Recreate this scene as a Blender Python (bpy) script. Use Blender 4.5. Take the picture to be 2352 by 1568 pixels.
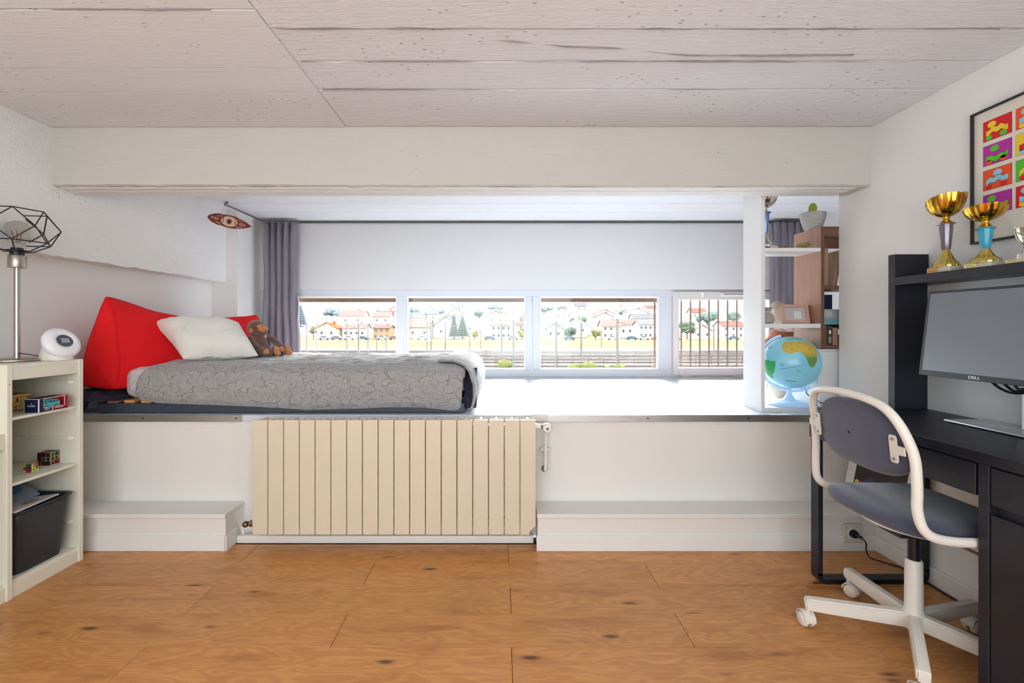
import bpy, bmesh, math, random
from mathutils import Vector, Matrix, noise

scene = bpy.context.scene
for _o in list(bpy.data.objects):
    bpy.data.objects.remove(_o, do_unlink=True)
C = scene.collection
rnd = random.Random(11)
PI = math.pi

# ------------------------------------------------------------------ camera
cam = bpy.data.cameras.new('camera')
cam.sensor_fit = 'HORIZONTAL'
cam.sensor_width = 36.0
cam.lens = 36.0 * 1060 / 2352
cam.shift_x = (1176 - 1150) / 2352
cam.shift_y = -(784 - 748) / 2352
cam.clip_start = 0.05
cam.clip_end = 2000
cam_ob = bpy.data.objects.new('camera', cam)
cam_ob.location = (0, 0, 1.13)
cam_ob.rotation_euler = (PI / 2, 0, 0)
C.objects.link(cam_ob)
scene.camera = cam_ob

# ------------------------------------------------------------------ world, light, exposure
world = bpy.data.worlds.new('overcast_sky')
scene.world = world
world.use_nodes = True
wn = world.node_tree
bgn = wn.nodes['Background']
bgn.inputs['Color'].default_value = (0.90, 0.95, 1.0, 1)
bgn.inputs['Strength'].default_value = 4.3

def area_light(name, loc, rot, sx, sy, power, color=(1, 1, 1), portal=False):
    l = bpy.data.lights.new(name, 'AREA')
    l.shape = 'RECTANGLE'
    l.size, l.size_y = sx, sy
    l.energy = power
    l.color = color
    l.cycles.is_portal = portal
    o = bpy.data.objects.new(name, l)
    o.location = loc
    o.rotation_euler = rot
    C.objects.link(o)
    return o

# sky light enters by the long strip window (portal only guides the sky's own light)
area_light('strip_window_portal', (0.32, 4.46, 1.06), (-PI / 2, 0, 0), 4.7, 0.85, 1, portal=True)
# soft low sun added beyond the strip window to brighten the alcove
sun = bpy.data.lights.new('alcove_fill_sun', 'SUN')
sun.energy = 18.0
sun.angle = math.radians(22)
sun.color = (1.0, 0.985, 0.96)
sun_ob = bpy.data.objects.new('alcove_fill_sun', sun)
sun_ob.rotation_euler = Vector((-0.16, -1.0, -math.tan(math.radians(23)))).to_track_quat('-Z', 'Y').to_euler()
sun_ob.location = (3, 30, 14)
C.objects.link(sun_ob)
# fill light added for an assumed, unseen window behind the photographer, before wall_front's opening
area_light('assumed_window_fill', (-0.2, -1.57, 1.25), (PI / 2, 0, 0), 3.5, 1.6, 48, (0.84, 0.935, 1.0))

vs = scene.view_settings
vs.view_transform = 'Standard'
vs.look = 'None'
vs.gamma = 1.0
vs.use_curve_mapping = False
vs.exposure = 0.86
scene.cycles.use_denoising = True
scene.cycles.max_bounces = 6
scene.cycles.diffuse_bounces = 4
scene.cycles.glossy_bounces = 2
scene.cycles.transmission_bounces = 4
scene.cycles.transparent_max_bounces = 12
scene.cycles.sample_clamp_indirect = 6.0
scene.cycles.use_adaptive_sampling = True
scene.cycles.adaptive_threshold = 0.06
scene.cycles.adaptive_min_samples = 12
scene.cycles.caustics_reflective = False
scene.cycles.caustics_refractive = False

# ------------------------------------------------------------------ helpers: colour and material
def lin(c):
    out = []
    for v in c[:3]:
        v = v / 255.0
        out.append(v / 12.92 if v <= 0.04045 else ((v + 0.055) / 1.055) ** 2.4)
    return (out[0], out[1], out[2], 1.0)

MATS = {}
def mat(name, col=(200, 200, 200), rough=0.5, metal=0.0, bump=None, var=None, spec=0.5, sheen=0.0, emit=None, coat=0.0, alpha=None, trans=0.0, ior=1.45):
    """Principled material; bump=(scale, strength[, stretch]); var=(scale, amount)."""
    if name in MATS:
        return MATS[name]
    m = bpy.data.materials.new(name)
    m.use_nodes = True
    nt = m.node_tree
    b = nt.nodes['Principled BSDF']
    b.inputs['Base Color'].default_value = lin(col)
    b.inputs['Roughness'].default_value = rough
    b.inputs['Metallic'].default_value = metal
    b.inputs['Specular IOR Level'].default_value = spec
    b.inputs['IOR'].default_value = ior
    b.inputs['Coat Weight'].default_value = coat
    b.inputs['Sheen Weight'].default_value = sheen
    b.inputs['Transmission Weight'].default_value = trans
    if alpha is not None:
        b.inputs['Alpha'].default_value = alpha
    if emit:
        b.inputs['Emission Color'].default_value = lin(emit[0])
        b.inputs['Emission Strength'].default_value = emit[1]
    if bump or var:
        tc = nt.nodes.new('ShaderNodeTexCoord')
        if bump:
            mp = nt.nodes.new('ShaderNodeMapping')
            mp.inputs['Scale'].default_value = bump[2] if len(bump) > 2 else (1, 1, 1)
            nz = nt.nodes.new('ShaderNodeTexNoise')
            nz.inputs['Scale'].default_value = bump[0]
            nz.inputs['Detail'].default_value = 2
            bp = nt.nodes.new('ShaderNodeBump')
            bp.inputs['Strength'].default_value = bump[1]
            bp.inputs['Distance'].default_value = 0.01
            nt.links.new(tc.outputs['Object'], mp.inputs['Vector'])
            nt.links.new(mp.outputs[0], nz.inputs['Vector'])
            nt.links.new(nz.outputs[0], bp.inputs['Height'])
            nt.links.new(bp.outputs[0], b.inputs['Normal'])
        if var:
            nz = nt.nodes.new('ShaderNodeTexNoise')
            nz.inputs['Scale'].default_value = var[0]
            nz.inputs['Detail'].default_value = 2
            mx = nt.nodes.new('ShaderNodeMix')
            mx.data_type = 'RGBA'
            c = lin(col)
            k = var[1]
            mx.inputs[6].default_value = (c[0] * (1 - k), c[1] * (1 - k), c[2] * (1 - k), 1)
            mx.inputs[7].default_value = (min(1, c[0] * (1 + k)), min(1, c[1] * (1 + k)), min(1, c[2] * (1 + k)), 1)
            nt.links.new(tc.outputs['Object'], nz.inputs['Vector'])
            nt.links.new(nz.outputs[0], mx.inputs[0])
            nt.links.new(mx.outputs[2], b.inputs['Base Color'])
    MATS[name] = m
    return m

class NT:
    """small node-graph helper for the richer materials"""
    def __init__(s, name):
        s.m = bpy.data.materials.new(name)
        s.m.use_nodes = True
        s.t = s.m.node_tree
        s.b = s.t.nodes['Principled BSDF']
        MATS[name] = s.m
    def n(s, typ, **kw):
        nd = s.t.nodes.new('ShaderNode' + typ)
        for k, v in kw.items():
            if k.startswith('_'):
                setattr(nd, k[1:], v)
            elif k.startswith('i') and k[1:].isdigit():
                s.put(nd, int(k[1:]), v)
            else:
                s.put(nd, k.replace('__', ' '), v)
        return nd
    def put(s, nd, key, v):
        if isinstance(v, bpy.types.NodeSocket):
            s.t.links.new(v, nd.inputs[key])
        else:
            nd.inputs[key].default_value = v
    def math(s, op, a, b=0.0, c=0.0, clamp=False):
        nd = s.n('Math', _operation=op, i0=a, i1=b)
        if op in ('MULTIPLY_ADD', 'SMOOTH_MIN', 'COMPARE'):
            s.put(nd, 2, c)
        nd.use_clamp = clamp
        return nd.outputs[0]
    def step(s, v, lo, hi):
        nd = s.n('MapRange', _interpolation_type='SMOOTHSTEP')
        s.put(nd, 0, v); s.put(nd, 1, lo); s.put(nd, 2, hi); s.put(nd, 3, 0.0); s.put(nd, 4, 1.0)
        return nd.outputs[0]
    def mix(s, f, a, b):
        nd = s.n('Mix', _data_type='RGBA')
        s.put(nd, 0, f); s.put(nd, 6, a); s.put(nd, 7, b)
        return nd.outputs[2]
    def coords(s, kind='Object', scale=(1, 1, 1), loc=None):
        tc = s.n('TexCoord')
        mp = s.n('Mapping')
        s.t.links.new(tc.outputs[kind], mp.inputs[0])
        mp.inputs['Scale'].default_value = scale
        if loc is not None:
            s.put(mp, 'Location', loc)
        return mp.outputs[0]
    def noise(s, vec, scale, detail=4, dist=0.0, rough=0.5):
        return s.n('TexNoise', Vector=vec, Scale=scale, Detail=detail, Distortion=dist, Roughness=rough).outputs[0]
    def bump(s, h, strength, dist=0.01):
        s.put(s.b, 'Normal', s.n('Bump', Height=h, Strength=strength, Distance=dist).outputs[0])

# ------------------------------------------------------------------ helpers: meshes
def wmat(o):
    m = o.matrix_basis.copy()
    if o.parent:
        m = wmat(o.parent) @ o.matrix_parent_inverse @ m
    return m

class MB:
    def __init__(s):
        s.bm = bmesh.new()
    def _append(s, bm2, M=None):
        if M is not None:
            bm2.transform(M)
        me = bpy.data.meshes.new('tmp')
        bm2.to_mesh(me)
        bm2.free()
        s.bm.from_mesh(me)
        bpy.data.meshes.remove(me)
    def box(s, x0, x1, y0, y1, z0, z1, bev=0.0, seg=1, M=None):
        b = bmesh.new()
        bmesh.ops.create_cube(b, size=1)
        for v in b.verts:
            v.co = Vector(((x0 + x1) / 2 + v.co.x * (x1 - x0), (y0 + y1) / 2 + v.co.y * (y1 - y0), (z0 + z1) / 2 + v.co.z * (z1 - z0)))
        if bev > 0:
            bmesh.ops.bevel(b, geom=b.edges[:], offset=bev, segments=seg, affect='EDGES', profile=0.5, clamp_overlap=True)
        s._append(b, M)
        return s
    def cyl(s, p0, p1, r0, r1=None, n=16, caps=True):
        r1 = r0 if r1 is None else r1
        p0, p1 = Vector(p0), Vector(p1)
        d = (p1 - p0)
        q = d.to_track_quat('Z', 'Y').to_matrix()
        ring = []
        for p, r in ((p0, r0), (p1, r1)):
            ring.append([s.bm.verts.new(p + q @ Vector((r * math.cos(2 * PI * k / n), r * math.sin(2 * PI * k / n), 0))) for k in range(n)])
        for k in range(n):
            s.bm.faces.new((ring[0][k], ring[0][(k + 1) % n], ring[1][(k + 1) % n], ring[1][k]))
        if caps:
            s.bm.faces.new(list(reversed(ring[0])))
            s.bm.faces.new(ring[1])
        return s
    def tube(s, pts, r, n=8, closed=False, rad=None, flat=1.0):
        pts = [Vector(p) for p in pts]
        N = len(pts)
        rings = []
        t0 = (pts[1] - pts[0]).normalized()
        up = Vector((0, 0, 1)) if abs(t0.z) < 0.9 else Vector((0, 1, 0))
        nrm = (up - t0 * up.dot(t0)).normalized()
        for i, p in enumerate(pts):
            if closed:
                t = (pts[(i + 1) % N] - pts[i - 1]).normalized()
            elif i == 0:
                t = t0
            elif i == N - 1:
                t = (pts[-1] - pts[-2]).normalized()
            else:
                t = (pts[i + 1] - pts[i - 1]).normalized()
            nrm = (nrm - t * nrm.dot(t))
            nrm = nrm.normalized() if nrm.length > 1e-6 else t.orthogonal().normalized()
            bn = t.cross(nrm)
            rr = rad[i] if rad else r
            rings.append([s.bm.verts.new(p + nrm * (rr * math.cos(2 * PI * k / n)) + bn * (rr * flat * math.sin(2 * PI * k / n))) for k in range(n)])
        m = N if closed else N - 1
        for i in range(m):
            a, b = rings[i], rings[(i + 1) % N]
            for k in range(n):
                s.bm.faces.new((a[k], a[(k + 1) % n], b[(k + 1) % n], b[k]))
        if not closed:
            s.bm.faces.new(list(reversed(rings[0])))
            s.bm.faces.new(rings[-1])
        return s
    def lathe(s, prof, n=32, M=None, rfun=None):
        """prof: (radius, z) from bottom to top about the z axis"""
        M = M or Matrix.Identity(4)
        rings = []
        for r, z in prof:
            if r < 1e-6:
                rings.append([s.bm.verts.new(M @ Vector((0, 0, z)))])
            else:
                rings.append([s.bm.verts.new(M @ Vector(((r * (rfun(2 * PI * k / n, z) if rfun else 1)) * math.cos(2 * PI * k / n), (r * (rfun(2 * PI * k / n, z) if rfun else 1)) * math.sin(2 * PI * k / n), z))) for k in range(n)])
        for a, b in zip(rings, rings[1:]):
            for k in range(n):
                k2 = (k + 1) % n
                if len(a) == 1 and len(b) > 1:
                    s.bm.faces.new((a[0], b[k2], b[k]))
                elif len(b) == 1 and len(a) > 1:
                    s.bm.faces.new((a[k], a[k2], b[0]))
                elif len(a) > 1:
                    s.bm.faces.new((a[k], a[k2], b[k2], b[k]))
        return s
    def ball(s, c, rx, ry=None, rz=None, nu=20, nv=12, M=None):
        ry = rx if ry is None else ry
        rz = rx if rz is None else rz
        b = bmesh.new()
        bmesh.ops.create_uvsphere(b, u_segments=nu, v_segments=nv, radius=1)
        T = Matrix.Translation(c) @ (M or Matrix.Identity(4)) @ Matrix.Diagonal((rx, ry, rz, 1))
        s._append(b, T)
        return s
    def poly(s, pts, depth, M=None):
        """prism: 2-D outline in xy, from z=0 to z=depth, moved by M"""
        M = M or Matrix.Identity(4)
        a = [s.bm.verts.new(M @ Vector((p[0], p[1], 0))) for p in pts]
        b = [s.bm.verts.new(M @ Vector((p[0], p[1], depth))) for p in pts]
        n = len(pts)
        s.bm.faces.new(list(reversed(a)))
        s.bm.faces.new(b)
        for k in range(n):
            s.bm.faces.new((a[k], a[(k + 1) % n], b[(k + 1) % n], b[k]))
        return s
    def grid(s, f, nu, nv, closed_u=False, uv=None):
        V = [[s.bm.verts.new(f(i / (nu if closed_u else nu - 1), j / (nv - 1))) for j in range(nv)] for i in range(nu)]
        lay = s.bm.loops.layers.uv.verify() if uv else None
        for i in range(nu if closed_u else nu - 1):
            for j in range(nv - 1):
                i2 = (i + 1) % nu
                fc = s.bm.faces.new((V[i][j], V[i2][j], V[i2][j + 1], V[i][j + 1]))
                if uv:
                    for lp, (a, b) in zip(fc.loops, ((i, j), (i + 1, j), (i + 1, j + 1), (i, j + 1))):
                        lp[lay].uv = uv(a / (nu - 1), b / (nv - 1))
        return V
    def build(s, name, m, parent=None, smooth=None, local=False, fix=True):
        if fix:
            bmesh.ops.recalc_face_normals(s.bm, faces=s.bm.faces[:])
        me = bpy.data.meshes.new(name)
        s.bm.to_mesh(me)
        s.bm.free()
        if smooth is not None:
            for p in me.polygons:
                p.use_smooth = True
            if smooth < 180:
                me.set_sharp_from_angle(angle=math.radians(smooth))
        if m is not None:
            me.materials.append(m)
        return link(name, me, parent, local)

def link(name, me, parent=None, local=False):
    o = bpy.data.objects.new(name, me)
    C.objects.link(o)
    if parent is not None:
        o.parent = parent
        if not local:
            o.matrix_parent_inverse = wmat(parent).inverted()
    return o

def tag(o, label, cat=None, group=None, kind=None):
    o['label'] = label
    if cat:
        o['category'] = cat
    if group:
        o['group'] = group
    if kind:
        o['kind'] = kind
    return o

def thing(name, label, cat, loc=(0, 0, 0), rotz=0.0, group=None, kind=None):
    o = bpy.data.objects.new(name, None)
    o.empty_display_size = 0.05
    o.location = loc
    o.rotation_euler = (0, 0, rotz)
    C.objects.link(o)
    return tag(o, label, cat, group, kind)

def dup(o, parent=None, loc=None, rotz=None, label=None):
    c = o.copy()
    C.objects.link(c)
    if parent is not None:
        c.parent = parent
    if loc is not None:
        c.location = loc
    if rotz is not None:
        c.rotation_euler = (0, 0, rotz)
    if label:
        c['label'] = label
    for ch in list(o.children):
        dup(ch, c)
    return c

def box(name, m, x0, x1, y0, y1, z0, z1, parent=None, bev=0.0, seg=1, smooth=None, M=None):
    return MB().box(x0, x1, y0, y1, z0, z1, bev, seg, M).build(name, m, parent, smooth)

def text(name, s, size, m, parent, M, extrude=0.0004, sx=1.0):
    cu = bpy.data.curves.new(name, 'FONT')
    cu.body = s
    cu.size = size
    cu.extrude = extrude
    cu.align_x = 'CENTER'
    cu.align_y = 'CENTER'
    cu.resolution_u = 3
    t = bpy.data.objects.new(name, cu)
    C.objects.link(t)
    dg = bpy.context.evaluated_depsgraph_get()
    me = bpy.data.meshes.new_from_object(t.evaluated_get(dg))
    bpy.data.objects.remove(t, do_unlink=True)
    bpy.data.curves.remove(cu)
    me.transform(M @ Matrix.Diagonal((sx, 1, 1, 1)))
    me.materials.clear()
    me.materials.append(m)
    me.name = name
    return link(name, me, parent)

def frame(o, xa, ya):
    """matrix with origin o, x axis xa, y axis ya"""
    xa = Vector(xa).normalized(); ya = Vector(ya).normalized(); za = xa.cross(ya)
    return Matrix(((xa.x, ya.x, za.x, o[0]), (xa.y, ya.y, za.y, o[1]), (xa.z, ya.z, za.z, o[2]), (0, 0, 0, 1)))

def voxel(bm_builder, name, m, parent, size, smooth_it=6):
    """fuse the shapes of a builder to one continuous skin"""
    o = bm_builder.build(name, m)
    md = o.modifiers.new('r', 'REMESH')
    md.mode = 'VOXEL'
    md.voxel_size = size
    sm = o.modifiers.new('s', 'SMOOTH')
    sm.iterations = smooth_it
    dg = bpy.context.evaluated_depsgraph_get()
    me = bpy.data.meshes.new_from_object(o.evaluated_get(dg))
    bpy.data.objects.remove(o, do_unlink=True)
    for p in me.polygons:
        p.use_smooth = True
    me.materials.clear()
    me.materials.append(m)
    me.name = name
    return link(name, me, parent)

def spline(pts, k=6, closed=False):
    """Catmull-Rom through points"""
    P = [Vector(p) for p in pts]
    n = len(P)
    out = []
    for i in range(n if closed else n - 1):
        if closed:
            a, b, c, d = P[i - 1], P[i], P[(i + 1) % n], P[(i + 2) % n]
        else:
            a, b, c, d = P[max(i - 1, 0)], P[i], P[i + 1], P[min(i + 2, n - 1)]
        for j in range(k):
            t = j / k
            out.append(0.5 * ((2 * b) + (c - a) * t + (2 * a - 5 * b + 4 * c - d) * t * t + (3 * b - a - 3 * c + d) * t ** 3))
    if not closed:
        out.append(P[-1])
    return out

def lerp_list(lst, x):
    if x <= lst[0][0]:
        return lst[0][1]
    for (a, va), (b, vb) in zip(lst, lst[1:]):
        if x <= b:
            t = (x - a) / (b - a)
            return va + (vb - va) * t
    return lst[-1][1]

def nz(x, y, z=0.0):
    return noise.noise(Vector((x, y, z)))

# ------------------------------------------------------------------ materials
wall_white = mat('white_wall_paint', (236, 234, 231), 0.75)
white_gloss = mat('white_lacquer', (238, 237, 234), 0.35)
cream_white = mat('cream_white_lacquer', (236, 233, 216), 0.4)
radiator_beige = mat('radiator_enamel', (224, 211, 188), 0.35, var=(4, 0.04))
alu = mat('brushed_aluminium', (190, 190, 188), 0.35, 1.0, bump=(30, 0.1, (0.3, 20, 20)))
steel = mat('brushed_steel', (176, 168, 158), 0.32, 1.0)
chrome = mat('chrome', (225, 225, 225), 0.08, 1.0)
silver = mat('silver_plate', (222, 218, 210), 0.16, 1.0)
gold = mat('gold_plate', (212, 168, 66), 0.16, 1.0)
gold_pale = mat('pale_gold_plastic', (206, 188, 104), 0.22, 0.9)
black_metal = mat('black_metal', (30, 31, 36), 0.4)
black_plastic = mat('black_plastic', (22, 23, 26), 0.35)
white_plastic = mat('white_plastic', (242, 243, 246), 0.3)
red_cotton = mat('red_cotton', (236, 6, 18), 0.8, bump=(25, 0.12))
pillow_cotton = mat('white_cotton', (238, 235, 228), 0.85, bump=(18, 0.25), sheen=0.2)
navy_cotton = mat('navy_cotton', (62, 58, 78), 0.85, bump=(14, 0.4))
dark_rail = mat('dark_grey_metal', (62, 70, 82), 0.45)
slat_wood = mat('birch_slat', (214, 160, 92), 0.5, var=(12, 0.1))
chair_white = mat('chair_white_powdercoat', (232, 226, 216), 0.38)
grey_blue = mat('grey_blue_fabric', (74, 77, 97), 0.9, bump=(900, 0.25), var=(9, 0.12), sheen=0.3)
screen_mat = mat('monitor_screen', (116, 120, 129), 0.3, spec=0.9)
bezel_mat = mat('monitor_bezel', (60, 62, 66), 0.35, 0.3)
walnut = NT('walnut_veneer')
_v = walnut.coords('Object', (14, 14, 0.9))
_n = walnut.noise(_v, 4.0, 6, 0.4)
walnut.put(walnut.b, 'Base Color', walnut.mix(_n, lin((150, 106, 86)), lin((196, 158, 138))))
walnut.put(walnut.b, 'Roughness', 0.45)
walnut = walnut.m
walnut_edge = mat('walnut_edge', (112, 78, 64), 0.45, var=(20, 0.12))

# black-brown desk foil with a fine grain
_d = NT('black_brown_foil')
_v = _d.coords('Object', (30, 2.2, 30))
_n = _d.noise(_v, 6.0, 3)
_d.put(_d.b, 'Base Color', _d.mix(_n, lin((17, 18, 25)), lin((40, 41, 52))))
_d.put(_d.b, 'Roughness', 0.42)
desk_mat = _d.m

# oak laminate with streaks, cathedral figure and knots; a different cut on every plank
_f = NT('oak_laminate')
_oi = _f.n('ObjectInfo')
_off = _f.n('CombineXYZ', X=_f.math('MULTIPLY', _oi.outputs['Random'], 37.0), Y=_f.math('MULTIPLY', _oi.outputs['Random'], 91.0))
_tc = _f.n('TexCoord')
_base = _f.n('VectorMath', _operation='ADD')
_f.t.links.new(_tc.outputs['Object'], _base.inputs[0])
_f.t.links.new(_off.outputs[0], _base.inputs[1])
def _fmap(sc):
    mp = _f.n('Mapping')
    _f.t.links.new(_base.outputs[0], mp.inputs[0])
    mp.inputs['Scale'].default_value = sc
    return mp.outputs[0]
_streak = _f.noise(_fmap((2.5, 60, 1)), 2.0, 4, 0.0, 0.62)
_fine = _f.noise(_fmap((9, 260, 1)), 1.5, 1)
_fig = _f.noise(_fmap((1.5, 6.5, 1)), 1.6, 3, 0.7)
_vor = _f.n('TexVoronoi', Vector=_fmap((2.6, 8.0, 1)), Scale=1.35, Randomness=1.0)
_near = _f.math('DIVIDE', 0.22, _f.math('ADD', _vor.outputs['Distance'], 0.10))
_ring = _f.math('FRACT', _f.math('MULTIPLY_ADD', _fig, 9.0, _f.math('MULTIPLY', _near, 1.6)))
_ring = _f.math('ABSOLUTE', _f.math('SUBTRACT', _ring, 0.5))
_ring = _f.step(_ring, 0.05, 0.42)
_blot = _f.step(_f.noise(_fmap((1.1, 5.0, 1)), 2.3, 3, 0.4), 0.50, 0.78)
_knot = _f.math('SUBTRACT', 1.0, _f.step(_f.math('ADD', _vor.outputs['Distance'], _f.math('MULTIPLY', _streak, 0.16)), 0.11, 0.25))
_knot = _f.math('MULTIPLY', _knot, _f.step(_vor.outputs['Color'], 0.40, 0.48))
_c = _f.mix(_streak, lin((196, 130, 74)), lin((232, 176, 116)))
_c = _f.mix(_f.math('MULTIPLY', _ring, 0.30), _c, lin((164, 98, 52)))
_c = _f.mix(_f.math('MULTIPLY', _blot, 0.55), _c, lin((150, 88, 46)))
_c = _f.mix(_f.math('MULTIPLY', _fine, 0.18), _c, lin((150, 92, 52)))
_c = _f.mix(_f.math('MULTIPLY', _knot, 0.88), _c, lin((78, 42, 24)))
_hsv = _f.n('HueSaturation', Color=_c, Value=_f.math('MULTIPLY_ADD', _oi.outputs['Random'], 0.14, 0.93), Saturation=1.04)
_f.put(_f.b, 'Base Color', _hsv.outputs[0])
_f.put(_f.b, 'Roughness', 0.36)
oak = _f.m

# painted, board-formed concrete with pits whose shade is painted as dark specks, more of them where the pour was rough
def concrete(name, col, pits=1.0, stretch=(1, 1, 1), grain=0.5):
    t = NT(name)
    v = t.coords('Object', (1, 1, 1))
    vs_ = t.coords('Object', (1.2, 9, 9))
    gr = t.noise(vs_, 9.0, 4, 0.0, 0.65)
    big = t.noise(v, 2.2, 3)
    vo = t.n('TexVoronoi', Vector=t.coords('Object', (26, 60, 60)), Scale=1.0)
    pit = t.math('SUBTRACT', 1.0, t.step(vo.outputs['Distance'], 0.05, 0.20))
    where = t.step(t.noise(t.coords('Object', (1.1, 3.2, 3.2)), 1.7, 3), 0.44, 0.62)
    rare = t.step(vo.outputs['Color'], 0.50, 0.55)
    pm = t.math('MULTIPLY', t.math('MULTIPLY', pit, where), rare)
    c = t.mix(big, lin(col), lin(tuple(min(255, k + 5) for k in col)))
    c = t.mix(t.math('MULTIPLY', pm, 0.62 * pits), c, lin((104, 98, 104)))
    t.put(t.b, 'Base Color', c)
    t.put(t.b, 'Roughness', 0.8)
    h = t.math('SUBTRACT', t.math('MULTIPLY', gr, grain), t.math('MULTIPLY', pm, 0.8))
    t.bump(h, 0.8, 0.016)
    return t.m
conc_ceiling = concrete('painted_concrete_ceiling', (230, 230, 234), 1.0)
conc_smooth = concrete('painted_concrete_smooth', (231, 231, 234), 0.35, grain=0.15)
conc_beam = concrete('painted_concrete_beam', (205, 201, 194), 0.18, grain=0.12)
conc_slab = concrete('painted_concrete_slab', (238, 237, 235), 0.15, grain=0.35)

# glossy bluish white platform board, streaky
_p = NT('platform_gloss')
_n = _p.noise(_p.coords('Object', (5, 60, 5)), 3.0, 2)
_p.put(_p.b, 'Base Color', lin((214, 221, 232)))
_p.put(_p.b, 'Roughness', _p.math('MULTIPLY_ADD', _n, 0.16, 0.20))
_p.bump(_n, 0.10, 0.004)
platform_mat = _p.m

# printed cotton: overlapping brush-stroke arcs
def swirl(name, light, dark, mid):
    t = NT(name)
    uvn = t.n('TexCoord').outputs['UV']
    warp = t.n('TexNoise', Vector=uvn, Scale=14.0, Detail=2)
    add = t.n('VectorMath', _operation='MULTIPLY_ADD')
    t.t.links.new(warp.outputs['Color'], add.inputs[0])
    add.inputs[1].default_value = (0.022, 0.022, 0)
    t.t.links.new(uvn, add.inputs[2])
    c = None
    hgt = None
    for i, (scale, rad, k) in enumerate(((13.0, 2.0, 110.0), (9.5, 0.52, 105.0), (10.0, 0.56, 110.0), (10.0, 0.54, 115.0), (11.0, 0.52, 105.0), (11.5, 0.48, 110.0), (12.5, 0.46, 110.0))):
        mp = t.n('Mapping')
        t.t.links.new(add.outputs[0], mp.inputs[0])
        mp.inputs['Location'].default_value = (i * 3.37, i * 5.71, 0)
        mp.inputs['Rotation'].default_value = (0, 0, i * 0.6)
        mp.inputs['Scale'].default_value = ((1.0, 1.3, 1), (1.25, .9, 1), (.9, 1.25, 1))[i % 3]
        vo = t.n('TexVoronoi', Vector=mp.outputs[0], Scale=scale, Randomness=0.95)
        d = vo.outputs['Distance']
        rel = t.n('VectorMath', _operation='SUBTRACT', i0=mp.outputs[0], i1=vo.outputs['Position']).outputs[0]
        dirv = t.n('VectorMath', _operation='SUBTRACT', i0=vo.outputs['Color'], i1=(0.5, 0.5, 0.5)).outputs[0]
        half = t.step(t.n('VectorMath', _operation='DOT_PRODUCT', i0=rel, i1=dirv).outputs[1], 0.002, 0.0026)
        line = t.step(t.math('SINE', t.math('MULTIPLY', d, k)), 0.2, 0.95)
        cc = t.mix(t.step(d, 0.02, 0.42), lin(mid), lin(light))
        cc = t.mix(t.math('MULTIPLY', line, 0.40), cc, lin(dark))
        if rad < 1:
            out = t.math('MULTIPLY', t.step(d, rad - 0.05, rad - 0.03), t.math('SUBTRACT', 1.0, t.step(d, rad - 0.02, rad)))
            dk = t.math('MULTIPLY', t.step(d, rad - 0.02, rad), t.math('SUBTRACT', 1.0, t.step(d, rad + 0.03, rad + 0.09)))
            cc = t.mix(t.math('MULTIPLY', out, 0.38), cc, lin(tuple(min(255, q + 34) for q in light)))
            c = t.mix(t.math('MULTIPLY', t.math('MULTIPLY', dk, half), 0.6), c, lin(dark))
            m = t.math('MULTIPLY', t.math('SUBTRACT', 1.0, t.step(d, rad - 0.02, rad)), half)
            c = t.mix(m, c, cc)
        else:
            c = cc
    t.put(t.b, 'Base Color', c)
    t.put(t.b, 'Roughness', 0.9)
    t.put(t.b, 'Sheen Weight', 0.25)
    fn = t.noise(t.coords('Object', (1, 1, 1)), 14.0, 3, 0.5)
    t.bump(fn, 0.25, 0.02)
    return t.m
duvet_mat = swirl('printed_duvet_cotton', (168, 167, 166), (124, 123, 122), (156, 155, 154))
sheet_mat = swirl('printed_sheet_cotton', (214, 206, 208), (182, 172, 176), (202, 194, 197))

# curtain cloth
curtain_mat = mat('grey_violet_curtain', (128, 122, 134), 0.85, bump=(300, 0.15, (1, 1, 0.05)), sheen=0.25)

# clear pane: mostly straight through, with a Fresnel reflection
_g = bpy.data.materials.new('window_glass')
_g.use_nodes = True
_t = _g.node_tree
_t.nodes.clear()
_o1 = _t.nodes.new('ShaderNodeOutputMaterial')
_mx = _t.nodes.new('ShaderNodeMixShader')
_fr = _t.nodes.new('ShaderNodeFresnel'); _fr.inputs[0].default_value = 1.35
_tr = _t.nodes.new('ShaderNodeBsdfTransparent'); _tr.inputs[0].default_value = (0.97, 0.98, 0.98, 1)
_gl = _t.nodes.new('ShaderNodeBsdfGlossy'); _gl.inputs['Roughness'].default_value = 0.02
_t.links.new(_fr.outputs[0], _mx.inputs[0]); _t.links.new(_tr.outputs[0], _mx.inputs[1]); _t.links.new(_gl.outputs[0], _mx.inputs[2])
_t.links.new(_mx.outputs[0], _o1.inputs[0])
glass = _g
# ================================================================== THE SETTING
S = 'structure'
XL, XLOW, XR = -2.29, -2.41, 1.891          # left slab face, left lower wall, right wall
YB, YW = -1.6, 4.24                          # wall behind the photographer, window wall
ZC, ZP = 2.145, 0.65                         # ceiling, platform

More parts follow.
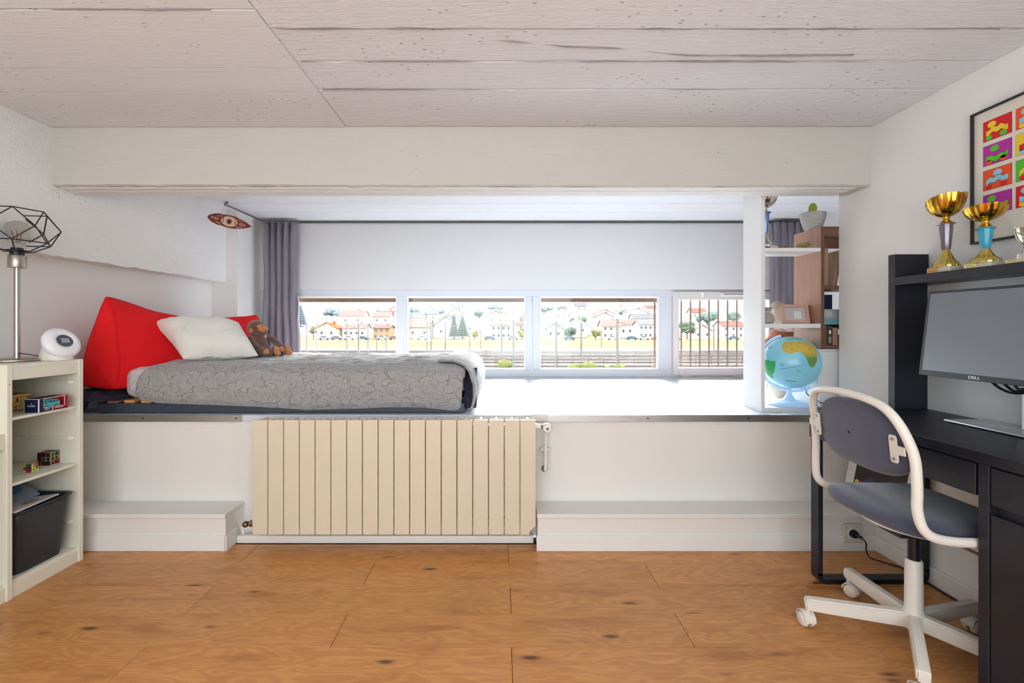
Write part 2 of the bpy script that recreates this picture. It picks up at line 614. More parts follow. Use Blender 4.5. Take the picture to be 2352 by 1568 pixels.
# floor: sub-floor with one object per laminate plank
floor = box('floor', mat('subfloor', (70, 45, 28), 0.9), XLOW - .1, XR + .1, YB, 2.48, -0.08, -0.006)
tag(floor, 'warm oak laminate floor of wide staggered planks', 'floor', kind=S)
PW, PL = 0.1914, 1.285
pm = MB()
pm.box(-PL / 2 + .0008, PL / 2 - .0008, -PW / 2 + .0008, PW / 2 - .0008, -0.008, 0.0, 0.0012)
pme = pm.build('plank_src', oak)
plank_mesh = pme.data
bpy.data.objects.remove(pme, do_unlink=True)
first_edge = 2.198 + PW
for row in range(21):
    yc = first_edge - PW * (row + 0.5)
    if yc < YB + 0.05:
        break
    off = 0.038 if row % 2 == 0 else 0.685
    off += rnd.uniform(-.004, .004)
    for k in range(-3, 3):
        x0 = off + k * PL
        if x0 + PL < XLOW or x0 > XR:
            continue
        if x0 < XLOW - 0.1 or x0 + PL > XR + 0.1:      # cut planks along the two side walls
            a, b = max(x0, XLOW - 0.09), min(x0 + PL, XR + 0.09)
            if b - a < 0.02:
                continue
            w = MB().box(-(b - a) / 2 + .0008, (b - a) / 2 - .0008, -PW / 2 + .0008, PW / 2 - .0008, -.008, 0, .0012).build('plank', oak, floor, local=True)
            w.location = ((a + b) / 2, yc, 0)
        else:
            o = link('plank', plank_mesh, floor, local=True)
            o.location = (x0 + PL / 2, yc, 0)

# left wall: low recessed face, and the pier beside the window
w = MB()
w.box(XLOW - .25, XLOW, YB, 3.85, 0, 1.55)
w.box(XLOW - .25, -2.197, 3.85, YW + .2, 0, 2.15)
tag(w.build('wall_left', wall_white), 'white left wall recessed below the concrete slab, with a pier by the window', 'wall', kind=S)
# the rough concrete slab that oversails it
w = MB()
def _slab_edge(n=150):
    pts = []
    for i in range(n + 1):
        y = YB + (3.85 - YB) * i / n
        j = 0.010 * nz(y * 9, 3.1) + 0.008 * nz(y * 31, 7.7) + 0.005 * nz(y * 70, 1.0)
        pts.append((y, 1.492 + j))
    return pts
pts = _slab_edge()
outline = pts + [(3.85, 2.15), (YB, 2.15)]
w.poly(outline, 0.36, frame((XL, 0, 0), (0, 1, 0), (0, 0, 1)) @ Matrix.Translation((0, 0, -0.36)))
slab = w.build('concrete_slab', conc_slab)
tag(slab, 'rough white concrete slab overhanging along the left wall', 'concrete slab', kind=S)

# right wall, its return, and the alcove's far side
w = MB()
w.box(XR, XR + .16, YB, 2.58, 0, 2.15)
w.box(XR + .16, 2.95, 2.46, 2.58, 0, 2.15)
w.box(2.85, 2.97, 2.58, YW + .2, 0, 2.15)
tag(w.build('wall_right', wall_white), 'white right wall ending at the shelf alcove', 'wall', kind=S)

# window wall around the strip opening
WX0, WX1, WZ0, WZ1 = -1.98, 2.62, 0.655, 1.462
w = MB()
w.box(-2.66, 2.97, YW - .02, YW + .22, WZ1, 2.16)
w.box(-2.66, 2.97, YW, YW + .22, 0, WZ0)
w.box(-2.66, WX0, YW, YW + .22, WZ0, WZ1)
w.box(WX1, 2.97, YW, YW + .22, WZ0, WZ1)
tag(w.build('wall_back', mat('window_wall_paint', (216, 216, 216), 0.7)), 'pale grey-white panel wall above the strip window', 'wall', kind=S)
box('trim', mat('shadow_gap', (88, 86, 88), 0.7), -2.15, 2.85, YW - .035, YW - .02, 2.068, 2.082)
tag(bpy.data.objects['trim'], 'thin dark track line along the top of the window wall', 'trim', kind=S)
bpy.data.objects['trim'].name = 'trim_1'

# wall behind the photographer with the opening of an assumed, unseen big window
w = MB()
w.box(-2.66, XR + .16, YB - .2, YB, 0, 0.42)
w.box(-2.66, XR + .16, YB - .2, YB, 2.08, 2.16)
w.box(-2.66, -1.98, YB - .2, YB, 0.42, 2.08)
w.box(1.58, XR + .16, YB - .2, YB, 0.42, 2.08)
w.box(-1.98, 1.58, YB - .2, YB - .05, 0.42, 2.08)
tag(w.build('wall_front', wall_white), 'white wall behind the photographer with an assumed wide window', 'wall', kind=S)

# ceilings: slab plus the imprint of each shuttering board
w = MB()
w.box(-2.66, 2.97, YB - .2, 2.40, ZC + .004, ZC + .2)
w.box(-2.66, 2.97, 2.50, YW + .22, 2.094, 2.34)
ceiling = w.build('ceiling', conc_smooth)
tag(ceiling, 'white painted board-formed concrete ceiling', 'ceiling', kind=S)
def board(x0, x1, y0, y1, z, m, th=0.005, rag=0.004, drop=0.0):
    n = max(8, int((x1 - x0) / 0.03))
    g = 0.003
    sd = rnd.uniform(0, 50)
    lo, hi = [], []
    for i in range(n + 1):
        x = x0 + g + (x1 - x0 - 2 * g) * i / n
        a = abs(nz(x * 7 + sd, 1.3)) * rag + max(0, nz(x * 23, sd)) * rag * .8
        b = abs(nz(x * 7 + sd, 9.3)) * rag + max(0, nz(x * 23, sd + 9)) * rag * .8
        lo.append((x, y0 + g + a)); hi.append((x, y1 - g - b))
    pts = lo + list(reversed(hi))
    b_ = MB()
    b_.poly(pts, th + drop + .004, Matrix.Translation((0, 0, z - drop)))
    return b_.build('shuttering_board', m, ceiling)
XS = -0.785
left_e = [YB, -1.0, -.6, -.2, .2, .55, .9, 1.2, 1.478, 1.814, 2.0, 2.35]
right_e = [YB, -1.2, -.8, -.4, 0, .3, .6, .9, 1.19, 1.385, 1.575, 1.77, 1.98, 2.35]
for a, b in zip(left_e, left_e[1:]):
    board(XL, XS, a, b, ZC, conc_smooth, 0.005, 0.002, rnd.choice((0, .002, .003)))
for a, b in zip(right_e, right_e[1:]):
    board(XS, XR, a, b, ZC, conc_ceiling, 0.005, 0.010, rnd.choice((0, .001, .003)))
for a, b in zip([2.54, 2.95, 3.3, 3.62, 3.9], [2.95, 3.3, 3.62, 3.9, 4.215]):
    board(-2.2, 2.84, a, b, 2.09, conc_smooth, 0.005, 0.003)

# cracks and open seams in the concrete, their shade painted as dark strips
ck = MB()
def ribbon(pts, wd, gap=.0):
    pts = [Vector((p[0], p[1], ZC - .0022)) for p in spline(pts, 10)]
    for p in pts:
        p.y += .003 * nz(p.x * 13, 2.0) + .0015 * nz(p.x * 47, 6.0)
    rad_ = [max(.00005, wd * (.25 + 1.5 * nz(p.x * 4.5 + p.y * 31, 4.4))) for p in pts]
    ck.tube(pts, wd, 6, rad=rad_)
ribbon([(-.015, 1.640, 0), (.094, 1.653, 0), (.237, 1.676, 0), (.398, 1.686, 0), (.55, 1.705, 0), (.668, 1.727, 0), (.899, 1.733, 0), (1.32, 1.727, 0)], .0026)
for yy in (1.575, 1.77, 1.98):
    ribbon([(XS + .02 + i * .13, yy + .003 * nz(i, yy * 9), 0) for i in range(20)], .0026)
ribbon([(XL + .1 + i * .14, 1.478 + .003 * nz(i, 3), 0) for i in range(10)], .0030)
ck.build('crack', mat('crack_shade', (150, 144, 146), .9), ceiling, 180)
# cross beam between room and alcove, ragged lower arris
n = 170
lo_f = []
for i in range(n + 1):
    x = XL - .05 + (2.9 - XL) * i / n
    lo_f.append((x, 1.850 + 0.004 * nz(x * 6, 5.5) + 0.004 * nz(x * 30, 2.2)))
w = MB()
rows = []
for (x, z) in lo_f:
    zb = 1.846 + 0.006 * nz(x * 5, 8.8) + 0.005 * nz(x * 27, 4.2)
    rows.append([w.bm.verts.new(p) for p in ((x, 2.355, 2.2), (x, 2.355, z), (x, 2.37 + .003 * nz(x * 9, 1), z - .006), (x, 2.53, zb), (x, 2.54, zb + .01), (x, 2.54, 2.2))])
for a, b in zip(rows, rows[1:]):
    for k in range(5):
        w.bm.faces.new((a[k], b[k], b[k + 1], a[k + 1]))
beam = w.build('beam', conc_beam)
tag(beam, 'wide white concrete cross beam between room and window alcove', 'beam', kind=S)
# board imprints under the beam
for (a, b) in ((2.378, 2.43), (2.434, 2.475), (2.479, 2.525)):
    q = MB()
    pts = [(XL + .02 + 4.1 * i / 60, a + .003 * abs(nz(i * .7, a * 50))) for i in range(61)] + [(XL + .02 + 4.1 * i / 60, b - .003 * abs(nz(i * .7, b * 50))) for i in range(60, -1, -1)]
    q.poly(pts, .004, Matrix.Translation((0, 0, 1.8385 + rnd.uniform(0, .002))))
    q.build('shuttering_board', conc_slab, beam)

# platform: front wall and glossy top board
w = box('wall_platform', mat('platform_wall_paint', (238, 234, 228), 0.6), XLOW - .1, XR + .05, 2.49, 2.56, 0, 0.618)
tag(w, 'low white front wall of the sleeping platform', 'wall', kind=S)
w = box('platform', platform_mat, -2.66, 2.97, 2.482, YW + .02, 0.618, ZP, bev=.003)
tag(w, 'glossy bluish white top of the raised platform under the window', 'platform', kind=S)

def edge_strip(x0, x1, label, screws):
    t = thing('edge_strip', label, 'metal strip', (0.5 * (x0 + x1), 2.478, 0.615), group='aluminium strips on the platform edge')
    box('strip_body', alu, x0, x1, 2.4765, 2.4815, 0.615, 0.6515, t, .0008)
    for sx in screws:
        MB().cyl((sx, 2.4768, 0.634), (sx, 2.475, 0.634), .0042, .0042, 10).build('screw', mat('dark_screw', (40, 38, 40), .5, .5), t, 40)
edge_strip(-2.39, -1.391, 'aluminium edge strip on the platform beside the white shelf unit', (-1.92, -1.42))
edge_strip(0.215, 1.885, 'long aluminium edge strip on the platform from radiator to desk', (0.79, 1.33, 1.80))

# boxed steps with tread and skirting
def step(name, x0, x1, label):
    t = thing(name, label, 'step', ((x0 + x1) / 2, 2.4, 0), kind=S)
    pm_ = mat('step_paint', (235, 231, 225), 0.55)
    box('riser', pm_, x0, x1, 2.322, 2.49, 0, 0.168, t)
    box('tread', pm_, x0 - .004, x1 + .004, 2.308, 2.49, 0.166, 0.187, t, .003)
    sk = box('skirting', white_gloss, x0 - .006, x1 + .006, 2.312, 2.322, 0.0, 0.078, t, .002)
    return t
sl = step('step_1', XLOW, -1.384, 'low white boxed step left of the radiator')
box('skirting', white_gloss, -1.384, -1.374, 2.312, 2.41, 0, .078, sl, .002)
step('step_2', 0.186, XR, 'low white boxed step running from the radiator to the desk')
w = box('baseboard_right', white_gloss, XR - .012, XR, YB, 2.314, 0, 0.078, bev=.003)
tag(w, 'white skirting board along the right wall', 'baseboard', kind=S)
w = MB().box(-1.372, 0.172, 2.395, 2.42, 0.0, 0.040, .006, 2).build('baseboard_recess', white_gloss, smooth=30)
tag(w, 'narrow white boxed sill on the floor below the radiator', 'baseboard', kind=S)

# ------------------------------------------------------------------ strip window
win = thing('window_1', 'long white framed strip window of four lights over the platform', 'window', (0.3, YW + .05, WZ0), kind=S)
pvc = mat('window_pvc', (204, 208, 214), 0.35)
y0, y1 = YW + .03, YW + .09
GZ0, GZ1 = 0.722, 1.402
box('frame_top', pvc, WX0, WX1, y0, y1, GZ1, WZ1, win, .003)
box('frame_bottom', pvc, WX0, WX1, y0, y1, WZ0, GZ0, win, .003)
lights = [(-1.93, -0.96), (-0.872, 0.232), (0.36, 1.472)]
mull = [(WX0, -1.93), (-0.96, -0.872), (0.232, 0.292), (0.296, 0.36), (1.472, 1.585), (2.56, WX1)]
for a, b in mull:
    box('mullion', pvc, a, b, y0, y1, GZ0, GZ1, win, .003)
for a, b in lights:
    bd = MB()
    for (p, q, r, s_) in ((a, a + .014, GZ0, GZ1), (b - .014, b, GZ0, GZ1), (a + .014, b - .014, GZ0, GZ0 + .014), (a + .014, b - .014, GZ1 - .014, GZ1)):
        bd.box(p, q, y0 + .012, y1 - .012, r, s_)
    bd.build('glazing_bead', mat('window_bead', (232, 234, 232), .4), win)
    box('pane', glass, a + .006, b - .006, y0 + .028, y0 + .034, GZ0 + .006, GZ1 - .006, win)
# opening casement with its handle, vent and hinges
ca, cb = 1.590, 2.556
cs = MB()
sy0, sy1 = y0 - .022, y1 - .01
for (p, q, r, s_) in ((ca, ca + .05, .676, 1.445), (cb - .05, cb, .676, 1.445), (ca + .05, cb - .05, .676, .742), (ca + .05, cb - .05, 1.372, 1.445)):
    cs.box(p, q, sy0, sy1, r, s_, .003)
case = cs.build('casement', mat('casement_pvc', (212, 208, 206), 0.4), win)
box('pane', glass, ca + .045, cb - .045, y0 + .03, y0 + .036, .735, 1.38, case)
box('vent', mat('vent_white', (236, 234, 230), .4), 2.02, 2.36, sy0 - .014, sy0, 1.398, 1.432, case, .003)
box('vent_slot', mat('vent_dark', (110, 108, 108), .6), 2.045, 2.335, sy0 - .0145, sy0 - .012, 1.416, 1.424, case)
h = MB().box(1.84, 1.858, sy0 - .03, sy0, 1.392, 1.436, .003).box(1.825, 1.872, sy0 - .012, sy0, 1.428, 1.44, .002)
h.build('latch', mat('latch_white', (240, 240, 238), .35), case)
for hx in (1.66, 2.14):
    box('drain_cap', mat('latch_white'), hx, hx + .075, sy0 - .004, sy0, .664, .672, case, .001)

# outside: awning valance and safety bars
w = box('roller_awning', mat('brown_awning', (104, 78, 66), 0.8, var=(3, 0.12)), -2.0, 1.56, YW + .26, YW + .31, 1.362, 1.50, bev=.004)
tag(w, 'brown awning valance hanging outside along the top of the panes', 'awning')
gd = thing('window_guard', 'brown vertical safety bars outside the opening window light', 'window guard', (2.1, 4.6, 0.7))
bar_m = mat('brown_bar', (78, 58, 50), 0.5)
for k in range(11):
    MB().cyl((1.80 + k * 0.0922, 4.60, .715), (1.80 + k * 0.0922, 4.60, 1.45), .008, .008, 8).build('bar', bar_m, gd, 40)
MB().cyl((1.52, 4.60, .715), (2.8, 4.60, .715), .010, n=8).build('rail', bar_m, gd, 40)
MB().cyl((1.52, 4.60, 1.45), (2.8, 4.60, 1.45), .010, n=8).build('rail', bar_m, gd, 40)
MB().cyl((1.535, 4.60, .70), (1.535, 4.60, 1.46), .009, n=8).build('bar', bar_m, gd, 40)
# ================================================================== RADIATOR
rad = thing('radiator', 'cream sectional radiator mounted below the platform edge', 'radiator', (-0.535, 2.35, 0.084))
RX0, RX1, NR = -1.246, 0.176, 18
ew = (RX1 - RX0) / NR
e = MB()
e.box(-ew / 2 + .0018, ew / 2 - .0018, -.040, -.024, 0.0, .574, .003, 2)
e.box(-.012, .012, -.026, .040, .02, .56)
e.box(-ew / 2 + .006, ew / 2 - .006, -.02, -.012, .004, .570)
e.box(-ew / 2 + .006, ew / 2 - .006, .020, .030, .012, .566)
e.box(-ew / 2 + .004, ew / 2 - .004, .034, .040, .0, .57, .002)
e.box(-.006, .006, -.03, .038, .555, .574, .001)
e.box(-ew / 2, ew / 2, -.012, .022, .03, .07)
e.box(-ew / 2, ew / 2, -.012, .022, .505, .545)
esrc = e.build('element', radiator_beige, rad, local=True)
emesh = esrc.data
for k in range(NR - 1):
    o = esrc if k == 0 else link('element', emesh, rad, local=True)
    o.location = (RX0 + ew * (k + .5) + .535, 0, 0)
# last section with the broken lower corner
e = MB()
a = ew / 2 - .0018
e.poly([(-a, 0), (a - .034, 0), (a - .028, .010), (a - .030, .016), (a - .006, .040), (a, .044), (a, .574), (-a, .574)], .016, frame((0, -.024, 0), (1, 0, 0), (0, 0, 1)))
e.box(-.012, .012, -.026, .040, .05, .56)
e.box(-ew / 2 + .006, ew / 2 - .006, .020, .030, .05, .566)
e.box(-ew / 2 + .004, ew / 2 - .004, .034, .040, .05, .57, .002)
e.box(-.006, .006, -.03, .038, .555, .574, .001)
le = e.build('element', radiator_beige, rad, local=True)
le.location = (RX0 + ew * (NR - .5) + .535, 0, 0)
le['label'] = 'end section with a broken lower corner'
brass = mat('old_brass', (128, 112, 88), 0.35, 1.0)
# top valve with hand wheel, tail pipe
vz = .618
MB().cyl((0.176, 2.35, vz), (0.205, 2.35, vz), .013, n=16).cyl((.176, 2.35, vz), (.184, 2.35, vz), .018, n=6).build('valve_body', white_gloss, rad, 40)
MB().cyl((0.200, 2.35, vz), (0.212, 2.35, vz), .0125, n=6).build('valve_nut', brass, rad, 40)
vb = MB().ball((.232, 2.36, vz), .016).cyl((.21, 2.355, vz), (.232, 2.36, vz), .011).build('valve_elbow', white_gloss, rad, 40)
kb = MB().lathe([(0, 0), (.020, 0), (.0235, .004), (.0235, .022), (.019, .030), (.010, .032), (0, .032)], 24, Matrix.Translation((.236, 2.352, vz - .006)) @ Matrix.Rotation(PI / 2, 4, 'X'), lambda a, z: 1 + .05 * math.cos(8 * a)).build('hand_wheel', white_gloss, rad, 40)
MB().cyl((.236, 2.322, vz - .006), (.236, 2.318, vz - .006), .0075, n=14).build('wheel_cap', brass, kb, 40)
MB().tube(spline([(.236, 2.37, vz - .01), (.236, 2.42, .56), (.236, 2.43, .40), (.236, 2.43, .374), (.236, 2.455, .365), (.236, 2.487, .365)], 5), .0085, 10).build('supply_pipe', white_gloss, rad, 60)
MB().box(.212, .260, 2.437, 2.486, .470, .480, .002).build('pipe_clip', white_gloss, rad)
MB().lathe([(.009, 0), (.016, 0), (.016, .006), (.009, .006)], 16, Matrix.Translation((.236, 2.486, .362)) @ Matrix.Rotation(PI / 2, 4, 'X')).build('pipe_collar', mat('dark_collar', (90, 80, 70), .5), rad, 40)
# lower left valve
MB().cyl((-1.246, 2.35, .125), (-1.275, 2.35, .125), .017, n=6).cyl((-1.275, 2.35, .125), (-1.295, 2.35, .125), .010).ball((-1.296, 2.345, .122), .016, nu=12, nv=8).build('return_valve', brass, rad, 40)
MB().cyl((-1.262, 2.44, .12), (-1.262, 2.44, .26), .010, n=10).build('return_pipe', white_gloss, rad, 40)
MB().box(.168, .252, 2.474, 2.490, .617, .655, .003).build('wall_bracket', mat('bracket_white', (232, 228, 222), .5), rad)
# small plastered access flap on the wall beside the radiator
w = box('access_flap', wall_white, -1.372, -1.215, 2.484, 2.4895, 0.545, 0.61, bev=.001)
tag(w, 'small white wall flap at the upper left end of the radiator', 'access flap')

# ================================================================== BED
bed = thing('bed_frame', 'low dark grey metal bed frame with wooden slats on the platform', 'bed frame', (-1.2, 3.05, ZP))
fr = MB()
fr.box(-2.215, -.20, 2.528, 2.546, .655, .706, .002)
rail = fr.build('side_rail', dark_rail, bed)
box('side_rail', dark_rail, -2.215, -.20, 3.58, 3.60, .655, .706, bed, .002)
box('end_rail', dark_rail, -2.215, -2.197, 2.546, 3.58, .655, .706, bed, .002)
box('end_rail', dark_rail, -.218, -.20, 2.546, 3.58, .655, .706, bed, .002)
box('mid_rail', dark_rail, -2.197, -.218, 3.05, 3.08, .655, .704, bed)
for hx in (-2.07, -2.037, -.52, -.49):
    MB().cyl((hx, 2.529, .672), (hx, 2.5265, .672), .0035, n=10).build('bolt_hole', black_plastic, rail)
for k in range(21):
    x0 = -2.160 + k * .0918
    o = box('slat', slat_wood, x0, x0 + .055, 2.533, 3.592, .7062, .7222, bed, .002)
for fx in (-2.19, -1.2, -.24):
    for fy in (2.55, 3.56):
        MB().cyl((fx, fy + .01, ZP), (fx, fy + .01, .656), .014, n=10).build('foot', black_plastic, bed)

# mattress with fitted sheet
def puffbox(x0, x1, y0, y1, z0, z1, r, seg, amp, fr_, seed):
    b = MB()
    t = bmesh.new()
    bmesh.ops.create_cube(t, size=1)
    for v in t.verts:
        v.co = Vector(((x0 + x1) / 2 + v.co.x * (x1 - x0), (y0 + y1) / 2 + v.co.y * (y1 - y0), (z0 + z1) / 2 + v.co.z * (z1 - z0)))
    bmesh.ops.subdivide_edges(t, edges=t.edges[:], cuts=seg, use_grid_fill=True)
    c = Vector(((x0 + x1) / 2, (y0 + y1) / 2, (z0 + z1) / 2))
    h = Vector(((x1 - x0) / 2, (y1 - y0) / 2, (z1 - z0) / 2))
    for v in t.verts:
        d = v.co - c
        q = Vector((max(-h.x + r, min(h.x - r, d.x)), max(-h.y + r, min(h.y - r, d.y)), max(-h.z + r, min(h.z - r, d.z))))
        e_ = d - q
        if e_.length > 1e-6:
            e_ = e_.normalized() * r
        p = c + q + e_
        nrm = e_.normalized() if e_.length > 1e-6 else Vector((0, 0, 1))
        v.co = p + nrm * amp * noise.noise(p * fr_ + Vector((seed, seed, seed)))
    uvl = t.loops.layers.uv.verify()
    for f in t.faces:
        for lp in f.loops:
            p = lp.vert.co
            n_ = f.normal
            if abs(n_.z) > .7:
                lp[uvl].uv = (p.x, p.y)
            elif abs(n_.x) > .7:
                lp[uvl].uv = (p.y, p.z)
            else:
                lp[uvl].uv = (p.x, p.z)
    b._append(t)
    return b
mt = puffbox(-2.095, -.215, 2.552, 3.575, .7225, .897, .055, 34, .004, 6, 3.1).build('mattress', sheet_mat, None, 180)
tag(mt, 'thick mattress in a pale patterned fitted sheet on the bed frame', 'mattress')

# duvet: front fall, top and rear fall, then the foot end folded over
hem = [(-1.985, .748), (-1.96, .722), (-1.88, .706), (-1.7, .700), (-1.42, .690), (-1.06, .668), (-.85, .674), (-.62, .682), (-.42, .682), (-.30, .668), (-.225, .660), (-.20, .668)]
def duvet_pt(u, v):
    x = -1.985 + (1.985 - .205) * u
    zb = lerp_list(hem, x)
    ztop = .918 + .010 * nz(x * 2.2, 4.0) + .006 * max(0, (u - .5))
    yf = 2.503 + .010 * nz(x * 4, 1.7) + .006 * nz(x * 11, 3.3)
    if u > .9:
        yf += .018 * ((u - .9) / .1) ** 2
    prof = [(0, yf + .020, zb), (.06, yf + .004, zb + .03), (.16, yf - .006, .78), (.24, yf + .002, .835), (.30, yf + .024, .878), (.36, yf + .066, ztop - .018),
            (.42, yf + .14, ztop - .002), (.60, yf + .5, ztop + .010), (.80, yf + .90, ztop + .012), (.86, 3.54, ztop - .004), (.90, 3.585, ztop - .04), (.95, 3.61, .80), (1, 3.605, .71)]
    y = lerp_list([(a, b) for a, b, c in prof], v)
    z = lerp_list([(a, c) for a, b, c in prof], v)
    w = .006 * nz(x * 9 + y * 3, y * 16, 2.0) + .004 * nz(x * 22, y * 30 + z * 20, 5.0)
    if .3 < v < .9:
        z += w * 1.9 + .006 * nz(x * 3, y * 34)
    else:
        y += w
    z -= .018 * max(0, 1 - u / .02)
    if u > .955:                              # rounded over at the foot end
        k = (u - .955) / .045
        if v > .28:
            z -= .022 * k * k
            x += .010 * k
        else:
            x -= .012 * k * max(0, 1 - v / .2)
    return Vector((x, y, z))
def duvet_uv(u, v):
    arc = lerp_list([(0, 0), (.30, .22), (.42, .34), (.86, 1.25), (1, 1.5)], v)
    return (1.78 * u, arc)
d = MB()
d.grid(duvet_pt, 150, 110, uv=duvet_uv)
dv = d.build('duvet', duvet_mat, None, 180, fix=False)
md = dv.modifiers.new('thick', 'SOLIDIFY'); md.thickness = .012; md.offset = -1
md = dv.modifiers.new('sub', 'SMOOTH'); md.iterations = 2
tag(dv, 'grey duvet printed with brush-stroke arcs spread over the mattress', 'duvet')
def foot_pt(u, v):
    y = 2.575 + (3.60 - 2.575) * u
    open_ = max(0, 1 - u / .10)
    ztop = .925 + .008 * nz(y * 5, 2.1)
    prof = [(0, -.36, ztop + .004), (.2, -.26, ztop + .002), (.32, -.20, ztop - .012), (.45, -.155, ztop - .05), (.6, -.130, .80), (.8, -.135, .73), (.93, -.150, .668), (1, -.172, .662)]
    x = lerp_list([(a, b) for a, b, c in prof], v)
    z = lerp_list([(a, c) for a, b, c in prof], v)
    w = .010 * nz(y * 10, z * 4 + x * 6, 1.5) + .006 * nz(y * 26, z * 3, 8.0)
    if v < .3:
        z += .5 * w
    else:
        x += w
    y -= .020 * math.sin(min(1, max(0, v - .35) / .5) * PI) * open_
    y += .05 * open_ * max(0, .35 - v) / .35
    x -= .02 * open_ * (1 if v > .5 else v * 2)
    return Vector((x, y, z))
d = MB()
d.grid(foot_pt, 70, 50, uv=lambda u, v: (3 + u, v * .6))
ff = d.build('foot_fold', duvet_mat, dv, 180, fix=False)
md = ff.modifiers.new('thick', 'SOLIDIFY'); md.thickness = .010; md.offset = 0
md = ff.modifiers.new('sub', 'SMOOTH'); md.iterations = 2

def dlin(u, v):
    y = 2.60 + .10 * u + .015 * nz(v * 5, u)
    x = -.212 + .072 * v ** .7 - .012 * nz(u * 4, v * 6)
    return Vector((x, y, .668 + .215 * u + .01 * nz(v * 9, u * 3)))
d = MB(); d.grid(dlin, 16, 14)
dl = d.build('lining', navy_cotton, dv, 180, fix=False)  # dark sheet filling the gap inside the fold
dl['label'] = 'dark navy sheet inside the fold'
md = dl.modifiers.new('t', 'SOLIDIFY'); md.thickness = .004
# navy cloth bunched at the bed head
def navy(u, v):
    x = -2.385 + u * .30
    y = 2.497 + v * .45
    z = .765 + .020 * nz(x * 9, y * 9) + .016 * nz(x * 24, y * 20, 3)
    if v < .12:
        k = 1 - v / .12
        z -= k * (.10 if u < .42 else .045)
        y += .02 * nz(x * 20, z * 20)
    z -= .05 * max(0, (u - .55) / .45)
    return Vector((x, y + .012 * nz(x * 14, 5, z * 9), max(z, .658 if u < .42 else .727)))
d = MB()
d.grid(navy, 44, 40)
o = d.build('navy_cloth', navy_cotton, None, 180, fix=False)
md = o.modifiers.new('t', 'SOLIDIFY'); md.thickness = .006; md.offset = -1
tag(o, 'crumpled dark navy cloth bunched under the red cushion', 'cloth')

# big red wedge cushion, lofted along its ridge
secs = [  # y, apex(x,z), back-bottom(x,z), front-bottom(x,z)
    (2.545, (-2.180, 1.305), (-2.335, .80), (-2.12, .778)),
    (2.66, (-2.195, 1.292), (-2.365, .80), (-2.035, .775)),
    (2.85, (-2.160, 1.232), (-2.375, .82), (-1.965, .80)),
    (3.02, (-2.115, 1.200), (-2.375, .84), (-1.90, .87)),
    (3.25, (-2.000, 1.190), (-2.370, .88), (-1.80, .92)),
    (3.45, (-1.900, 1.205), (-2.30, .92), (-1.75, .935)),
    (3.53, (-1.865, 1.222), (-2.20, .96), (-1.78, .95)),
]
def sec_at(t):
    ys = [s_[0] for s_ in secs]
    y = ys[0] + (ys[-1] - ys[0]) * t
    f = lambda i, j: lerp_list([(s_[0], s_[i][j]) for s_ in secs], y)
    return y, Vector((f(1, 0), y, f(1, 1))), Vector((f(2, 0), y, f(2, 1))), Vector((f(3, 0), y, f(3, 1)))
NP = 14
def tri_loop(t, shrink=1.0, push=0.0):
    y, A, B, D = sec_at(t)
    cen = (A + B + D) / 3
    puff = .062 * (math.sin(PI * min(1, max(0, t * .9 + .08))) ** .5)
    out = []
    for P, Q, pf in ((A, D, puff * 1.25), (D, B, puff * .15), (B, A, puff * .45)):
        e_ = Q - P
        nr = Vector((e_.z, 0, -e_.x)).normalized()
        if nr.dot((P + Q) / 2 - cen) < 0:
            nr = -nr
        for k in range(NP):
            s_ = k / NP
            bul = math.sin(PI * s_) ** .8 if 0 < s_ < 1 else 0
            p = P + e_ * s_ + nr * pf * bul
            p += nr * .006 * noise.noise(p * 9)
            p = cen + (p - cen) * shrink
            p.y += push * (1 - shrink ** 2)
            out.append(p)
    return out
loops = []
for s_ in (.12, .35, .6, .8, .93):
    loops.append(tri_loop(0, s_, -.045))
for i in range(25):
    loops.append(tri_loop(i / 24))
for s_ in (.9, .7, .4, .1):
    loops.append(tri_loop(1, s_, .03))
d = MB()
V = [[d.bm.verts.new(p) for p in lp] for lp in loops]
M3 = NP * 3
for a, b in zip(V, V[1:]):
    for k in range(M3):
        d.bm.faces.new((a[k], a[(k + 1) % M3], b[(k + 1) % M3], b[k]))
d.bm.faces.new(list(reversed(V[0]))); d.bm.faces.new(V[-1])
cu = d.build('wedge_cushion', red_cotton, None, 180)
md = cu.modifiers.new('sm', 'SMOOTH'); md.iterations = 3; md.factor = .4
tag(cu, 'large bright red wedge cushion along the wall at the bed head', 'cushion')
seam = []
for k in range(2, NP):
    P = tri_loop(.0)[min(k, NP)]
    seam.append((P.x + .002, P.y - .002, P.z))
MB().tube(seam, .0022, 6).build('seam_piping', red_cotton, cu, 60)

# white pillow leaning on it
pc = [Vector((-2.12, 2.80, 1.155)), Vector((-1.70, 2.99, 1.155)), Vector((-1.50, 2.86, .945)), Vector((-1.83, 2.665, .935))]   # TL TR BR BL
def pil(side):
    def f(u, v):
        a = pc[0].lerp(pc[1], u); b = pc[3].lerp(pc[2], u)
        p = a.lerp(b, v)
        nr = Vector((.15, -.62, .77)).normalized()
        e_ = max(0, (1 - abs(2 * u - 1) ** 3.0)) * max(0, (1 - abs(2 * v - 1) ** 3.0))
        th = .105 * e_ ** .6
        # pinch the sides in between the corners
        mid = (pc[0] + pc[1] + pc[2] + pc[3]) / 4
        pin = .05 * (math.sin(PI * u) * abs(2 * v - 1) ** 4 + math.sin(PI * v) * abs(2 * u - 1) ** 4)
        if u > .5:
            pin *= .1
        p = p.lerp(mid, pin)
        wr = .010 * nz(u * 5 + v * 2, v * 3, 2) + .010 * nz(u * 16 + v * 12, v * 4, 6) * e_ ** .5
        q = p + nr * ((th + wr) * side)
        if side < 0:
            q = p - nr * th * .7
        q += Vector((.05, 0, 0)) * (e_ if u > .6 else 0) * (u - .6)
        return q
    return f
d = MB()
